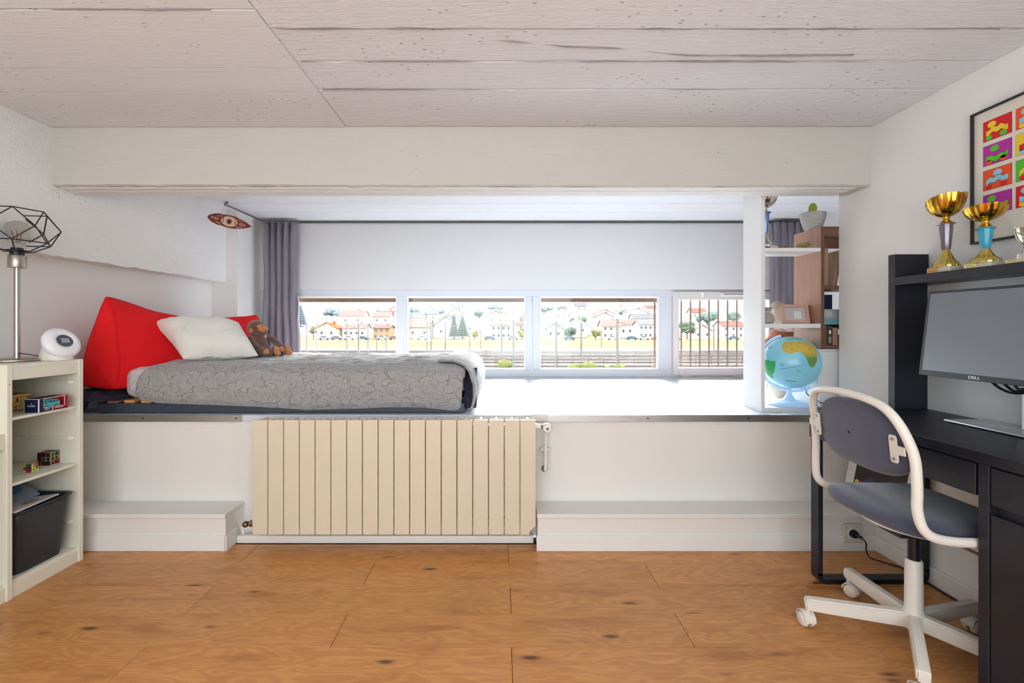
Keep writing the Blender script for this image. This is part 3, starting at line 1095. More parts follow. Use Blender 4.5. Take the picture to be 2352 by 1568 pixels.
d.grid(pil(1), 44, 34)
d.grid(pil(-1), 44, 34)
bmesh.ops.remove_doubles(d.bm, verts=d.bm.verts[:], dist=.0012)
pw = d.build('pillow', pillow_cotton, None, 180)
tag(pw, 'white cotton pillow propped against the red cushion', 'pillow')
# ================================================================== PLUSH MONKEY on the bed
fur = mat('brown_plush', (112, 76, 58), 0.95, bump=(260, 0.6), var=(30, 0.15), sheen=0.6)
tan = mat('tan_plush', (206, 136, 78), 0.95, bump=(260, 0.5), sheen=0.5)
mk = thing('plush_monkey', 'brown plush monkey with tan face sitting beside the pillow', 'plush toy', (-1.57, 3.02, .93))
b = MB()
b.ball((-1.606, 3.03, 1.114), .056, .052, .056)
b.ball((-1.575, 3.025, 1.095), .040, .044, .036)
b.ball((-1.590, 3.03, 1.01), .052, .054, .070)
b.ball((-1.577, 3.03, .972), .066, .070, .046)
b.tube(spline([(-1.622, 2.985, 1.048), (-1.600, 2.965, 1.015), (-1.555, 2.950, .985), (-1.515, 2.955, .968)], 5), .024, 10, rad=[.026] * 8 + [.022] * 8)
b.tube(spline([(-1.555, 3.075, 1.055), (-1.515, 3.085, 1.030), (-1.475, 3.075, 1.005), (-1.450, 3.055, .985)], 5), .022, 10)
b.tube(spline([(-1.575, 2.985, .962), (-1.52, 2.975, .960), (-1.475, 2.985, .958)], 5), .028, 10)
b.tube(spline([(-1.575, 3.075, .962), (-1.50, 3.080, .960), (-1.435, 3.07, .958)], 5), .028, 10)
voxel(b, 'body', fur, mk, .006, 5)
b = MB()
b.ball((-1.556, 3.018, 1.106), .034, .036, .024)
b.ball((-1.567, 3.016, 1.126), .024, .034, .016)
fc = voxel(b, 'face', tan, mk, .004, 3)
for sy in (-1, 1):
    MB().ball((-1.549, 3.016 + sy * .016, 1.131), .0042, nu=10, nv=8).build('eye', black_plastic, fc, 180)
    MB().ball((-1.610, 3.03 + sy * .054, 1.098), .015, .006, .016, nu=14, nv=10).build('ear', tan, mk, 180)
MB().tube(spline([(-1.530, 2.990, 1.096), (-1.522, 3.016, 1.092), (-1.530, 3.044, 1.096)], 5), .0018, 6).build('mouth', mat('mouth_brown', (110, 62, 36), .8), fc, 60)
for (hx, hy, hz) in ((-1.502, 2.955, .962), (-1.446, 3.035, .976)):
    b = MB().ball((hx, hy, hz), .021, .018, .017)
    for k in range(3):
        b.ball((hx + .014, hy - .012 + k * .011, hz - .006), .011, .007, .008, nu=10, nv=8)
    b.ball((hx + .004, hy + .004, hz + .014), .010, .008, .008, nu=10, nv=8)
    voxel(b, 'hand', tan, mk, .0035, 2)
for (hx, hy) in ((-1.452, 2.990), (-1.412, 3.068)):
    b = MB().ball((hx, hy, .968), .018, .020, .030).ball((hx + .012, hy + .002, .950), .016, .018, .014).ball((hx - .004, hy - .010, .990), .010, .010, .010)
    voxel(b, 'foot', tan, mk, .004, 2)

# ================================================================== CURTAINS
def curtain(x0, x1, ztop, zbot, folds, seed, label):
    def f(u, v):
        z = ztop + (zbot - ztop) * v
        pinch = 1 - .10 * math.sin(PI * min(1, v * 1.4)) + .06 * v
        xm = (x0 + x1) / 2
        ph = folds * 2 * PI * u + .7 * math.sin(3 * u + seed) + .5 * v * math.sin(5 * u + seed)
        amp = .046 * (.8 + .5 * nz(u * 6, seed)) * (1 - .25 * math.exp(-((v - .0) / .05) ** 2))
        y = 4.130 + amp * (math.sin(ph) + .28 * math.sin(2 * ph + seed)) + .008 * nz(u * 20, v * 5, seed)
        x = xm + (x0 + (x1 - x0) * u - xm) * pinch + .018 * math.cos(ph) * (.4 + .6 * min(1, v * 6)) + .006 * nz(u * 8, v * 4, seed)
        return Vector((x, y, z))
    d = MB()
    d.grid(f, 160, 46)
    o = d.build('curtain', curtain_mat, None, 180, fix=False)
    md = o.modifiers.new('t', 'SOLIDIFY'); md.thickness = .003
    tag(o, label, 'curtain', 'grey-violet curtains of the alcove')
    return o
cl = curtain(-2.125, -1.815, 2.052, .658, 5.5, 1.3, 'gathered grey-violet curtain hanging at the bed corner of the window')
curtain(2.405, 2.80, 2.055, .658, 6, 4.1, 'gathered grey-violet curtain seen through the white shelves')
# the lighter lining turned out along its free edge
def lining(u, v):
    z = 1.40 + (.66 - 1.40) * v
    return Vector((-1.812 + .052 * u * v ** .8 + .01 * nz(v * 5, u), 4.125 - .03 * u * v + .01 * math.sin(6 * u), z))
d = MB(); d.grid(lining, 8, 20)
o = d.build('lining', mat('curtain_lining', (212, 206, 212), .85), cl, 180, fix=False)
md = o.modifiers.new('t', 'SOLIDIFY'); md.thickness = .002
rod = MB()
rod.tube(spline([(-2.118, 3.555, 2.062), (-2.112, 3.9, 2.060), (-2.100, 4.08, 2.058), (-2.04, 4.13, 2.058), (-1.80, 4.135, 2.058)], 6), .007, 10)
o = rod.build('curtain_rod', mat('rod_metal', (142, 138, 136), .35, .8), None, 50)
tag(o, 'thin grey curtain rod bending round the alcove corner', 'curtain rod')
MB().cyl((-2.118, 3.55, 2.062), (-2.118, 3.575, 2.09), .010, n=10).build('bracket', mat('rod_metal'), o, 40)
MB().ball((-2.118, 3.552, 2.062), .011, nu=12, nv=8).build('end_cap', mat('rod_metal'), o, 60)

# ================================================================== HANGING SURFBOARD SIGN
sg = thing('hanging_sign', 'small reddish surfboard-shaped sign reading PURA VIDA on the curtain rod', 'sign', (-2.072, 3.52, 1.88))
SM = Matrix.Translation((-2.070, 3.52, 1.925)) @ Matrix.Rotation(math.radians(13), 4, 'Y') @ Matrix.Rotation(PI / 2, 4, 'X')
HL = .172
def surf(k=1.0):
    top, bot = [], []
    for i in range(33):
        t = -1 + 2 * i / 32
        if t < -.4:
            wv = .048 * max(0, 1 - ((-.0 - t) / 1.0) ** 2.6) ** .62
        else:
            wv = .048 * max(0, 1 - abs(t) ** 1.9) ** .95
        top.append((t * HL * k, wv * k)); bot.append((t * HL * k, -wv * k))
    return bot + list(reversed(top[1:-1]))
maroon = mat('maroon_board', (140, 58, 54), .5)
cream = mat('cream_print', (238, 208, 172), .6)
brown_print = mat('brown_print', (112, 52, 44), .6)
MB().poly(surf(), .008, SM @ Matrix.Translation((0, 0, -.008))).build('board', maroon, sg)
text('lettering', 'PURA', .030, cream, sg, SM @ Matrix.Translation((-.112, .001, .001)), sx=.80)
text('lettering', 'VIDA', .030, cream, sg, SM @ Matrix.Translation((.100, -.003, .001)), sx=.80)
def oval(rx, ry, n=36):
    return [(rx * math.cos(2 * PI * k / n), ry * math.sin(2 * PI * k / n)) for k in range(n)]
md_ = MB().poly(oval(.068, .042), .0008, SM).build('medallion_rim', brown_print, sg)
MB().poly(oval(.064, .038), .0012, SM).build('medallion', cream, sg)
for (dx, dy, r) in ((-.050, .014, .006), (-.048, 0, .005), (-.044, -.013, .004), (.040, .016, .004), (.046, .004, .005), (.050, -.009, .006)):
    MB().poly(oval(r, r, 12), .0018, SM @ Matrix.Translation((dx, dy, 0))).build('dot', brown_print, sg)
fl = MB()
for k in range(9):
    a = 2 * PI * k / 9
    fl.poly([(0, 0), (.014 * math.cos(a) - .005 * math.sin(a), .014 * math.sin(a) + .005 * math.cos(a)), (.026 * math.cos(a), .024 * math.sin(a)), (.014 * math.cos(a) + .005 * math.sin(a), .014 * math.sin(a) - .005 * math.cos(a))], .0018, SM)
fl.build('flower_print', brown_print, sg)
for sx in (-1, 1):
    for sy in (-1, 1):
        hs = MB()
        for k in range(7):
            x = sx * (.062 + k * .007)
            l = .012 - k * .0012
            y = sy * (.031 - k * .0016)
            hs.poly([(x - .0012 - l * .5, y - sy * l * .5 - .001), (x + .0012 - l * .5, y - sy * l * .5), (x + .0012 + l * .3, y + sy * l * .5), (x - .0012 + l * .3, y + sy * l * .5 - .001)], .0012, SM)
        hs.build('hatching', cream, sg)
ap = Vector((-2.118, 3.54, 2.058))
for bx in (-.075, .055):
    p = SM @ Vector((bx, .044, -.004))
    MB().tube([ap, p], .0012, 5).build('cord', mat('twine', (190, 176, 160), .9), sg)

# ================================================================== WHITE SHELVING at the alcove
shelf_white = mat('shelf_white', (234, 234, 234), .4)
sh = thing('shelving_unit', 'tall white open shelving rising from the platform to the beam', 'shelves', (1.63, 2.675, ZP))
SY0, SY1 = 2.58, 2.77
box('side_panel', shelf_white, 1.456, 1.478, SY0, SY1, ZP, 2.088, sh, .001)
box('shelf', shelf_white, 1.478, 1.780, SY0, SY1, ZP, .672, sh, .001)
box('shelf', shelf_white, 1.478, 1.790, SY0, SY1, 1.118, 1.142, sh, .001)
box('shelf', shelf_white, 1.478, 1.790, SY0, SY1, 1.546, 1.566, sh, .001)

wc = thing('wall_cabinet', 'open walnut veneer cabinet box beside the white shelves', 'cabinet', (2.0, 2.70, 1.003))
CX0, CX1, CY0, CY1, CZ0, CZ1 = 1.791, 2.25, 2.58, 2.82, 1.003, 1.685
box('side', walnut, CX0, CX0 + .018, CY0 + .001, CY1, CZ0, CZ1, wc)
box('side', walnut, CX1 - .018, CX1, CY0 + .001, CY1, CZ0, CZ1, wc)
box('top', walnut, CX0 + .018, CX1 - .018, CY0 + .001, CY1, CZ1 - .018, CZ1, wc)
box('bottom', walnut, CX0 + .018, CX1 - .018, CY0 + .001, CY1, CZ0, CZ0 + .018, wc)
box('shelf', walnut, CX0 + .018, CX1 - .018, CY0 + .002, CY1, 1.336, 1.354, wc)
box('back_strip', walnut, CX0 + .018, CX1 - .018, CY1 - .014, CY1, 1.60, CZ1 - .018, wc)
box('edge_band', walnut_edge, CX0, CX0 + .018, CY0 - .0005, CY0 + .001, CZ0, CZ1, wc)
box('edge_band', walnut_edge, CX0 + .018, CX1, CY0 - .0005, CY0 + .001, CZ1 - .018, CZ1, wc)
box('edge_band', walnut_edge, CX0 + .018, CX1, CY0 - .0005, CY0 + .001, CZ0, CZ0 + .018, wc)
box('edge_band', walnut_edge, CX0 + .018, CX1 - .018, CY0 - .0005, CY0 + .002, 1.336, 1.354, wc)
# white chest below it
ch = thing('white_chest', 'plain white chest standing below the walnut cabinet', 'chest', (2.0, 2.75, ZP))
box('body', shelf_white, 1.796, 2.22, 2.605, 2.86, ZP, .985, ch, .002)
box('lid', shelf_white, 1.794, 2.222, 2.602, 2.862, .985, 1.0, ch, .002)

# things in the cabinet
bk = [((110, 84, 56), (1.815, 1.838), 1.135, 'brown paperback standing first in the walnut cabinet'),
      ((64, 66, 58), (1.842, 1.868), 1.128, 'dark olive book with pale print in the walnut cabinet'),
      ((176, 142, 120), (1.872, 1.90), 1.120, 'pale tan book leaning at the wall end of the walnut cabinet')]
for col, (a, b_), zt, lab in bk:
    t = thing('book', lab, 'book', ((a + b_) / 2, 2.67, 1.021), group='books in the walnut cabinet')
    cm = mat('book_cover_%d_%d' % (col[0], col[1]), col, .5)
    box('cover', cm, a, b_, 2.60, 2.605, 1.021, zt, t, .0008)
    box('cover', cm, a, a + .002, 2.605, 2.74, 1.021, zt, t)
    box('cover', cm, b_ - .002, b_, 2.605, 2.74, 1.021, zt, t)
    box('pages', mat('paper', (232, 224, 205), .8), a + .002, b_ - .002, 2.606, 2.736, 1.024, zt - .003, t)
    if col[0] == 64:
        MB().poly(oval(.007, .012, 16), .0006, frame((.5 * (a + b_), 2.5999, 1.095), (1, 0, 0), (0, 0, 1))).build('print', mat('paper'), t)
        for k in range(4):
            box('print', mat('paper'), a + .006, b_ - .006, 2.5994, 2.60, 1.035 + k * .009, 1.039 + k * .009, t)
t = thing('booklet', 'pale grey and turquoise booklet lying across the books', 'booklet', (1.87, 2.66, 1.136))
Mb = Matrix.Translation((1.87, 2.63, 1.180)) @ Matrix.Rotation(math.radians(-14), 4, 'X')
MB().box(-.055, .06, -.004, .004, -.045, .045, .001, 1, Mb).build('cover', mat('booklet_turquoise', (120, 178, 182), .5), t)
MB().box(-.055, .06, -.0046, -.004, -.01, .045, 0, 1, Mb).build('label_panel', mat('booklet_grey', (178, 186, 192), .5), t)
for k in range(4):
    MB().box(-.03 + k * .014, -.024 + k * .014, -.0052, -.0046, .004, .034, 0, 1, Mb).build('print', mat('paper'), t)
t = thing('book_pile', 'pile of flat books under the terracotta pot', 'books', (1.9, 2.76, 1.021))
for k in range(7):
    box('book', mat('pile_%d' % k, ((120, 90, 70), (60, 70, 90), (170, 150, 120), (90, 50, 50), (200, 190, 170), (70, 80, 70), (40, 60, 96))[k], .6), 1.815, 2.02 - .006 * (k % 3), 2.745, 2.812, 1.0213 + k * .029, 1.0498 + k * .029, t, .001)
terra = mat('terracotta', (196, 124, 88), .7, var=(20, .1))
t = thing('terracotta_jug', 'small rounded terracotta jug inside the walnut cabinet', 'jug', (1.848, 2.776, 1.2247))
MB().lathe([(0, 0), (.022, 0), (.030, .014), (.034, .034), (.030, .056), (.020, .070), (.018, .080), (.022, .086), (.018, .088), (.015, .078), (0, .07)], 28, Matrix.Translation((1.848, 2.776, 1.2247))).build('body', terra, t, 60)
MB().tube(spline([(1.870, 2.772, 1.302), (1.892, 2.772, 1.300), (1.896, 2.772, 1.280), (1.880, 2.772, 1.266)], 5), .005, 8).build('handle', terra, t, 60)
o = box('blue_carton', mat('navy_carton', (44, 62, 98), .5), 1.925, 1.975, 2.748, 2.806, 1.2247, 1.315, bev=.001)
tag(o, 'small navy blue carton behind the terracotta jug', 'carton')
o = MB().box(1.815, 1.86, 2.62, 2.64, 0, .215, .001, 1, Matrix.Translation((0, 0, 1.3545))).build('kraft_notebook', mat('kraft_board', (168, 136, 106), .7, var=(10, .08)), None)
tag(o, 'light brown notebook with a twig print standing in the upper walnut compartment', 'notebook')
MB().tube(spline([(1.838, 2.619, 1.565), (1.832, 2.619, 1.53), (1.828, 2.619, 1.49), (1.820, 2.619, 1.455)], 4), .0016, 5).build('twig_print', mat('twig_dark', (70, 48, 40), .8), o)
for k in range(6):
    MB().ball((1.837 - .003 * k + (.003 if k % 2 else -.002), 2.6185, 1.56 - .019 * k), .003, .001, .005, nu=8, nv=6).build('twig_leaf', mat('twig_dark'), o)
o = MB().box(-.012, .012, -.06, .06, 0, .205, .001, 1, Matrix.Translation((1.905, 2.69, 1.3545)) @ Matrix.Rotation(math.radians(9), 4, 'Y')).build('slanting_book', mat('tan_cover', (176, 148, 122), .6), None)
tag(o, 'tan hardback leaning at a slant in the upper walnut compartment', 'book', 'books in the walnut cabinet')

# cactus in a ribbed grey bowl
t = thing('potted_cactus', 'small round cactus in a ribbed grey bowl on the walnut cabinet', 'potted cactus', (1.826, 2.70, 1.685))
potm = mat('grey_ribbed_pot', (178, 176, 174), .55, bump=(14, .7, (.2, .2, 9)), var=(16, .12))
PMx = Matrix.Translation((1.826, 2.70, 1.685))
MB().lathe([(0, 0), (.034, 0), (.040, .004), (.050, .025), (.061, .060), (.067, .090), (.068, .101), (.065, .103), (.062, .094), (.058, .085), (0, .083)], 36, PMx).build('pot', potm, t, 50)
MB().lathe([(.0, .094), (.056, .088), (.060, .090)], 30, PMx).build('soil', mat('soil', (84, 66, 52), .95, bump=(90, .8)), t, 50)
cac = MB().lathe([(.012, .086), (.017, .092), (.019, .112), (.0185, .138), (.014, .154), (.006, .161), (0, .162)], 30, PMx, lambda a, z: 1 + .10 * math.cos(10 * a)).build('cactus', mat('cactus_green', (150, 164, 50), .7, bump=(120, .6)), t, 60)
sp = MB()
for k in range(80):
    a = rnd.uniform(0, 2 * PI); zz = rnd.uniform(.092, .146)
    rr = .021 * (1 if zz < .13 else .8)
    p = Vector((1.826 + rr * math.cos(a), 2.70 + rr * math.sin(a), 1.685 + zz))
    sp.tube([p, p + Vector((.007 * math.cos(a), .007 * math.sin(a), .003))], .0004, 3)
o = sp.build('spines', mat('spine_cream', (222, 214, 150), .7), cac)
o['kind'] = 'stuff'

# trophies --------------------------------------------------------------
def trophy(label, loc, H, bowl_r, bowl_h, stem, base_r, metal_b, metal_f, stem_m, slab, plaque_col, handles=False, rot=0.0, flute=0.06, shell=0.0):
    t = thing('trophy_cup', label, 'trophy', loc, rot, group='trophy cups')
    x, y, z = 0, 0, 0
    sm_ = mat('trophy_marble', (196, 188, 172), .3, var=(12, .1))
    sw, sd, sh_ = slab
    MB().box(-sd / 2, sd / 2, -sw / 2, sw / 2, 0, sh_, .002).build('plinth', sm_, t, local=True)
    pq = MB().box(-sd / 2 - .0015, -sd / 2, -.0 , sw / 2 - .004, .003, sh_ - .002).build('plaque', mat('plaque_%d' % plaque_col[0], plaque_col, .35, .5), t, local=True)
    for k in range(2):
        MB().box(-sd / 2 - .0019, -sd / 2 - .0015, .005, sw / 2 - .010, .006 + k * .004, .0072 + k * .004).build('engraving', mat('engraving_dark', (120, 84, 50), .5), pq, local=True)
    f0 = sh_
    fh = (H - bowl_h - sh_) * (.34 if stem else .75)
    MB().lathe([(0, f0), (base_r, f0), (base_r * 1.02, f0 + .006), (base_r * .92, f0 + .016), (base_r * .62, f0 + fh * .45), (base_r * .36, f0 + fh * .85), (base_r * .30, f0 + fh), (0, f0 + fh)], 40, None, lambda a, zz: 1 + (.045 * math.cos(16 * a) if zz < f0 + fh * .6 else 0)).build('foot', metal_f, t, 50, local=True)
    z = f0 + fh
    if stem:
        shh = H - bowl_h - sh_ - fh - .030
        MB().lathe([(0, z), (base_r * .30, z), (base_r * .36, z + .004), (base_r * .44, z + shh * .4), (base_r * .52, z + shh * .8), (base_r * .53, z + shh), (0, z + shh)], 10).build('stem', stem_m, t, 25, local=True)
        z += shh
        MB().lathe([(0, z), (base_r * .70, z), (base_r * .72, z + .002), (base_r * .60, z + .006), (0, z + .006)], 28).build('collar', steel if metal_b is gold and stem_m is not MATS.get('turquoise_plastic') else stem_m, t, 50, local=True)
        MB().lathe([(base_r * .50, z + .005), (base_r * .42, z + .012), (base_r * .24, z + .020), (base_r * .30, z + .030)], 28).build('neck', metal_b, t, 60, local=True)
        z += .028
    else:
        MB().lathe([(base_r * .34, z), (base_r * .42, z + .004), (base_r * .34, z + .008), (base_r * .26, z + .012)], 24).build('neck', metal_b, t, 60, local=True)
        z += .010
    if handles:
        prof = [(base_r * .26, z), (bowl_r * .45, z + bowl_h * .10), (bowl_r * .75, z + bowl_h * .40), (bowl_r * .92, z + bowl_h * .75), (bowl_r, z + bowl_h), (bowl_r * .95, z + bowl_h), (bowl_r * .85, z + bowl_h * .72), (bowl_r * .6, z + bowl_h * .35), (0, z + bowl_h * .12)]
    else:
        prof = [(base_r * .22, z), (bowl_r * .42, z + bowl_h * .10), (bowl_r * .72, z + bowl_h * .32), (bowl_r * .90, z + bowl_h * .62), (bowl_r, z + bowl_h), (bowl_r * .97, z + bowl_h), (bowl_r * .86, z + bowl_h * .62), (bowl_r * .6, z + bowl_h * .35), (0, z + bowl_h * .18)]
    bl = MB().lathe(prof, 64, None, lambda a, zz: 1 + flute * abs(math.cos(7 * a)))
    if shell:
        for v in bl.bm.verts:
            k = max(0, (v.co.z - z) / bowl_h)
            v.co.z += shell * k * (v.co.y * -.9 + .5 * abs(v.co.x)) / bowl_r * .5
    bl.build('bowl', metal_b, t, 60, local=True)
    if handles:
        for s_ in (-1, 1):
            MB().tube(spline([(0, s_ * bowl_r * .55, z + bowl_h * .22), (0, s_ * bowl_r * 1.05, z + bowl_h * .45), (0, s_ * bowl_r * 1.32, z + bowl_h * .95), (0, s_ * bowl_r * 1.25, z + bowl_h * 1.22), (0, s_ * bowl_r * 1.02, z + bowl_h * 1.05)], 5), .0028, 8).build('handle', metal_b, t, 60, local=True)
        MB().tube(spline([(-bowl_r * .70, -bowl_r * .40, z + bowl_h * .35), (-bowl_r * .93, 0, z + bowl_h * .62), (-bowl_r * .80, bowl_r * .5, z + bowl_h * .85)], 6), .0016, 6).build('relief', metal_b, t, 60, local=True)
    return t
stem_grey = mat('stem_grey', (128, 122, 132), .25, .5)
turq = mat('turquoise_plastic', (58, 166, 196), .2)
HZ = 1.342
trophy('tall gold trophy cup with a grey stem on the desk hutch', (1.778, 1.842, HZ), .290, .060, .068, True, .040, gold, gold_pale, stem_grey, (.095, .07, .022), (206, 140, 80), shell=.035)
trophy('gold trophy cup with a turquoise stem on the desk hutch', (1.776, 1.690, HZ), .222, .058, .050, True, .040, gold, gold_pale, turq, (.095, .07, .018), (226, 214, 140), flute=.08, shell=.012)
trophy('small silver trophy cup with two handles on the desk hutch', (1.768, 1.545, HZ), .118, .032, .060, False, .030, silver, silver, None, (.09, .065, .014), (228, 216, 150), handles=True, flute=.02)
trophy('tall silver and blue trophy cup behind the white shelf panel', (1.528, 2.672, 1.566), .320, .068, .075, True, .048, silver, silver, mat('blue_crystal', (112, 130, 176), .15, .3), (.09, .11, .018), (96, 110, 158), flute=.05, rot=PI / 2)

# toy animals on the upper shelf
def animal(name, label, x, y, z, L, m, horn):
    t = thing(name, label, 'figurine', (x, y, z), group='animal figurines on the white shelf')
    b = MB()
    h = L * .42
    b.ball((0, 0, h * .62), L * .34, L * .14, L * .16)
    b.ball((L * .30, 0, h * .78), L * .14, L * .12, L * .13)
    b.ball((L * .44, 0, h * .80), L * .09, L * .07, L * .07)
    for lx in (-.24, -.16, .16, .25):
        b.cyl((lx * L, .07 * L * (1 if lx in (-.24, .25) else -1), 0), (lx * L, .06 * L, h * .6), L * .045, L * .06, 8)
    b.tube([(-.32 * L, 0, h * .7), (-.42 * L, 0, h * .5), (-.44 * L, 0, h * .3)], L * .03, 6)
    if horn:
        b.tube([(.33 * L, .08 * L, h * .95), (.37 * L, .13 * L, h * 1.15), (.42 * L, .12 * L, h * 1.3)], L * .025, 6)
        b.tube([(.33 * L, -.08 * L, h * .95), (.37 * L, -.13 * L, h * 1.15), (.42 * L, -.12 * L, h * 1.3)], L * .025, 6)
    o = voxel(b, 'body', m, None, L * .028, 2)
    o.parent = t
    return t
animal('toy_tortoise', 'tiny brown animal figurine on the top white shelf', 1.612, 2.655, 1.566, .060, mat('figurine_brown', (128, 92, 84), .6, var=(60, .2)), False)
animal('toy_bull', 'mossy green bull figurine on the top white shelf', 1.726, 2.64, 1.566, .088, mat('figurine_green', (140, 130, 56), .6, var=(70, .35)), True)

# linen pouch, photo frame, wooden block on the middle shelf
t = thing('linen_pouch', 'beige linen pouch tied with ribbon on the middle shelf', 'pouch', (1.532, 2.66, 1.142))
lin_m = mat('beige_linen', (176, 166, 158), .9, bump=(160, .4))
MB().lathe([(0, .0), (.030, .0), (.038, .012), (.040, .030), (.032, .052), (.016, .064), (.015, .070), (.026, .086), (.034, .094), (.030, .094), (.012, .074), (0, .07)], 40, Matrix.Translation((1.532, 2.66, 1.142)), lambda a, zz: 1 + .07 * math.cos(9 * a + zz * 60)).build('bag', lin_m, t, 80)
MB().tube([(1.532 + .0165 * math.cos(2 * PI * k / 16), 2.66 + .0165 * math.sin(2 * PI * k / 16), 1.209) for k in range(16)], .003, 6, True).build('ribbon', mat('ribbon_white', (214, 210, 206), .6), t, 60)
MB().tube(spline([(1.538, 2.642, 1.209), (1.556, 2.636, 1.19), (1.566, 2.634, 1.160), (1.574, 2.634, 1.146)], 5), .003, 6).build('ribbon', mat('ribbon_white'), t, 60)
t = thing('photo_frame', 'small pink-wood photo frame tilted on the middle shelf', 'photo frame', (1.68, 2.65, 1.142))
FM = Matrix.Translation((1.690, 2.640, 1.1428)) @ Matrix.Rotation(math.radians(-10), 4, 'Z') @ Matrix.Rotation(math.radians(-17), 4, 'X')
fw = mat('pinkish_wood', (198, 152, 132), .5, var=(20, .12))
fb = MB()
for (a, b_, c_, d_) in ((-.072, -.056, 0, .112), (.056, .072, 0, .112), (-.056, .056, 0, .016), (-.056, .056, .096, .112)):
    fb.box(a, b_, -.008, .008, c_, d_, .001, 1, FM)
fb.build('frame', fw, t)
MB().box(-.056, .056, .0, .006, .016, .096, 0, 1, FM).build('backing', mat('photo_grey', (188, 180, 176), .4, var=(14, .15)), t)
MB().box(-.005, .034, -.002, .0, .030, .074, 0, 1, FM).build('photo', mat('photo_light', (214, 212, 210), .3), t)
MB().box(.02, .05, .012, .05, .0, .085, 0, 1, FM).build('strut', fw, t)
o = MB().box(0, .026, 0, .05, 0, .108, .001, 1, Matrix.Translation((1.752, 2.672, 1.1425)) @ Matrix.Rotation(math.radians(7), 4, 'Y')).build('wooden_block', mat('dark_oak', (154, 108, 70), .5, var=(20, .15)), None)
tag(o, 'brown wooden block leaning behind the photo frame', 'block')

# ================================================================== GLOBE LAMP
GC = Vector((1.684, 2.676, .917)); GR = .151
gl = thing('globe_lamp', 'illuminated blue globe on a pale blue foot on the lowest shelf', 'globe', (1.672, 2.676, .672))
oc = NT('globe_ocean')
_n = oc.noise(oc.coords('Object'), 9, 4)
cc = oc.mix(_n, lin((100, 168, 194)), lin((146, 202, 216)))
oc.put(oc.b, 'Base Color', cc); oc.put(oc.b, 'Roughness', .22)
oc.put(oc.b, 'Emission Color', cc); oc.put(oc.b, 'Emission Strength', .14)
MB().ball(GC, GR, nu=48, nv=32).build('sphere', oc.m, gl, 180)
fwd = (GC - Vector((0, 0, 1.13))).normalized()
gr_ = fwd.cross(Vector((0, 0, 1))).normalized(); gu = gr_.cross(fwd)
def patch(pts, name, m, lift=1.006, sub=5):
    b = MB()
    vs_ = [b.bm.verts.new(((p[0] - 532) / 431, -(p[1] - 667) / 431, 0)) for p in pts]
    b.bm.faces.new(vs_)
    bmesh.ops.triangulate(b.bm, faces=b.bm.faces[:])
    for _k in range(2):
        bmesh.ops.subdivide_edges(b.bm, edges=b.bm.edges[:], cuts=2, use_grid_fill=True)
    for v in b.bm.verts:
        x, y = v.co.x, v.co.y
        q = math.hypot(x, y)
        if q > .985:
            x, y = x / q * .985, y / q * .985
        v.co = GC + (gr_ * x + gu * y - fwd * math.sqrt(max(0, 1 - x * x - y * y))) * GR * lift
    return b.build(name, m, gl, 180)
la = NT('globe_land')
tcn = la.n('TexCoord'); sx_ = la.n('SeparateXYZ'); la.t.links.new(tcn.outputs['Object'], sx_.inputs[0])
zz = la.step(la.math('ADD', sx_.outputs[2], la.math('MULTIPLY', la.noise(la.coords('Object'), 30, 4), .04)), .965, 1.01)
c1 = la.mix(zz, lin((98, 146, 78)), lin((200, 174, 78)))
c1 = la.mix(la.step(la.noise(la.coords('Object'), 70, 3), .58, .68), c1, lin((142, 122, 40)))
la.put(la.b, 'Base Color', c1); la.put(la.b, 'Roughness', .3); la.put(la.b, 'Emission Color', c1); la.put(la.b, 'Emission Strength', .06)
lb = mat('globe_land_green', (58, 170, 96), .3, var=(40, .25), emit=((58, 170, 96), .05))
lc = mat('globe_land_pale', (132, 186, 176), .3, var=(40, .2), emit=((132, 186, 176), .05))
patch([(410, 440), (415, 370), (450, 335), (560, 325), (640, 330), (720, 320), (790, 360), (850, 410), (875, 460), (880, 560), (870, 640), (840, 710), (815, 730), (780, 720), (750, 650), (730, 590), (700, 540), (660, 500), (600, 495), (560, 520), (490, 525), (430, 500)], 'continent', la.m)
patch([(112, 640), (190, 636), (250, 652), (320, 650), (318, 740), (300, 830), (272, 880), (290, 950), (240, 920), (190, 870), (150, 810), (116, 770)], 'continent', lb)
patch([(430, 285), (520, 252), (640, 255), (715, 292), (640, 312), (560, 300), (480, 312)], 'continent', lc)
pr = mat('globe_print', (46, 92, 120), .4)
def gp(p, lift=1.008):
    x, y = (p[0] - 532) / 431, -(p[1] - 667) / 431
    return GC + (gr_ * x + gu * y - fwd * math.sqrt(max(0, 1 - x * x - y * y))) * GR * lift
for ln in ([(375, 780), (470, 760), (560, 738), (660, 700)], [(385, 705), (410, 690), (445, 702), (400, 722), (390, 712)], [(612, 768), (622, 795), (660, 800)], [(215, 420), (235, 440), (275, 425)], [(450, 955), (540, 962), (600, 955)], [(140, 560), (170, 548)]):
    MB().tube([gp(p) for p in ln], .0011, 5).build('map_print', pr, gl)
ice = mat('pale_blue_plastic', (176, 208, 240), .3, emit=((176, 208, 240), .12))
MB().lathe([(0, 0), (.112, 0), (.118, .006), (.112, .013), (.085, .022), (.055, .028), (.030, .034), (.023, .046), (.015, .062), (.012, .075), (.012, .092), (0, .092)], 48, Matrix.Translation((1.672, 2.676, .672))).build('foot', ice, gl, 50)
ax = (gu * math.cos(math.radians(22)) - gr_ * math.sin(math.radians(22))).normalized()
ay = (ax.cross(fwd)).normalized()
if ay.dot(gr_) > 0:
    ay = -ay
arc = [GC + (ax * math.cos(math.radians(a)) + ay * math.sin(math.radians(a))) * (GR + .012) for a in range(-4, 196, 6)]
MB().tube(arc, .0075, 8, flat=.5).build('meridian', ice, gl, 60)
tip = GC - ax * (GR + .008)
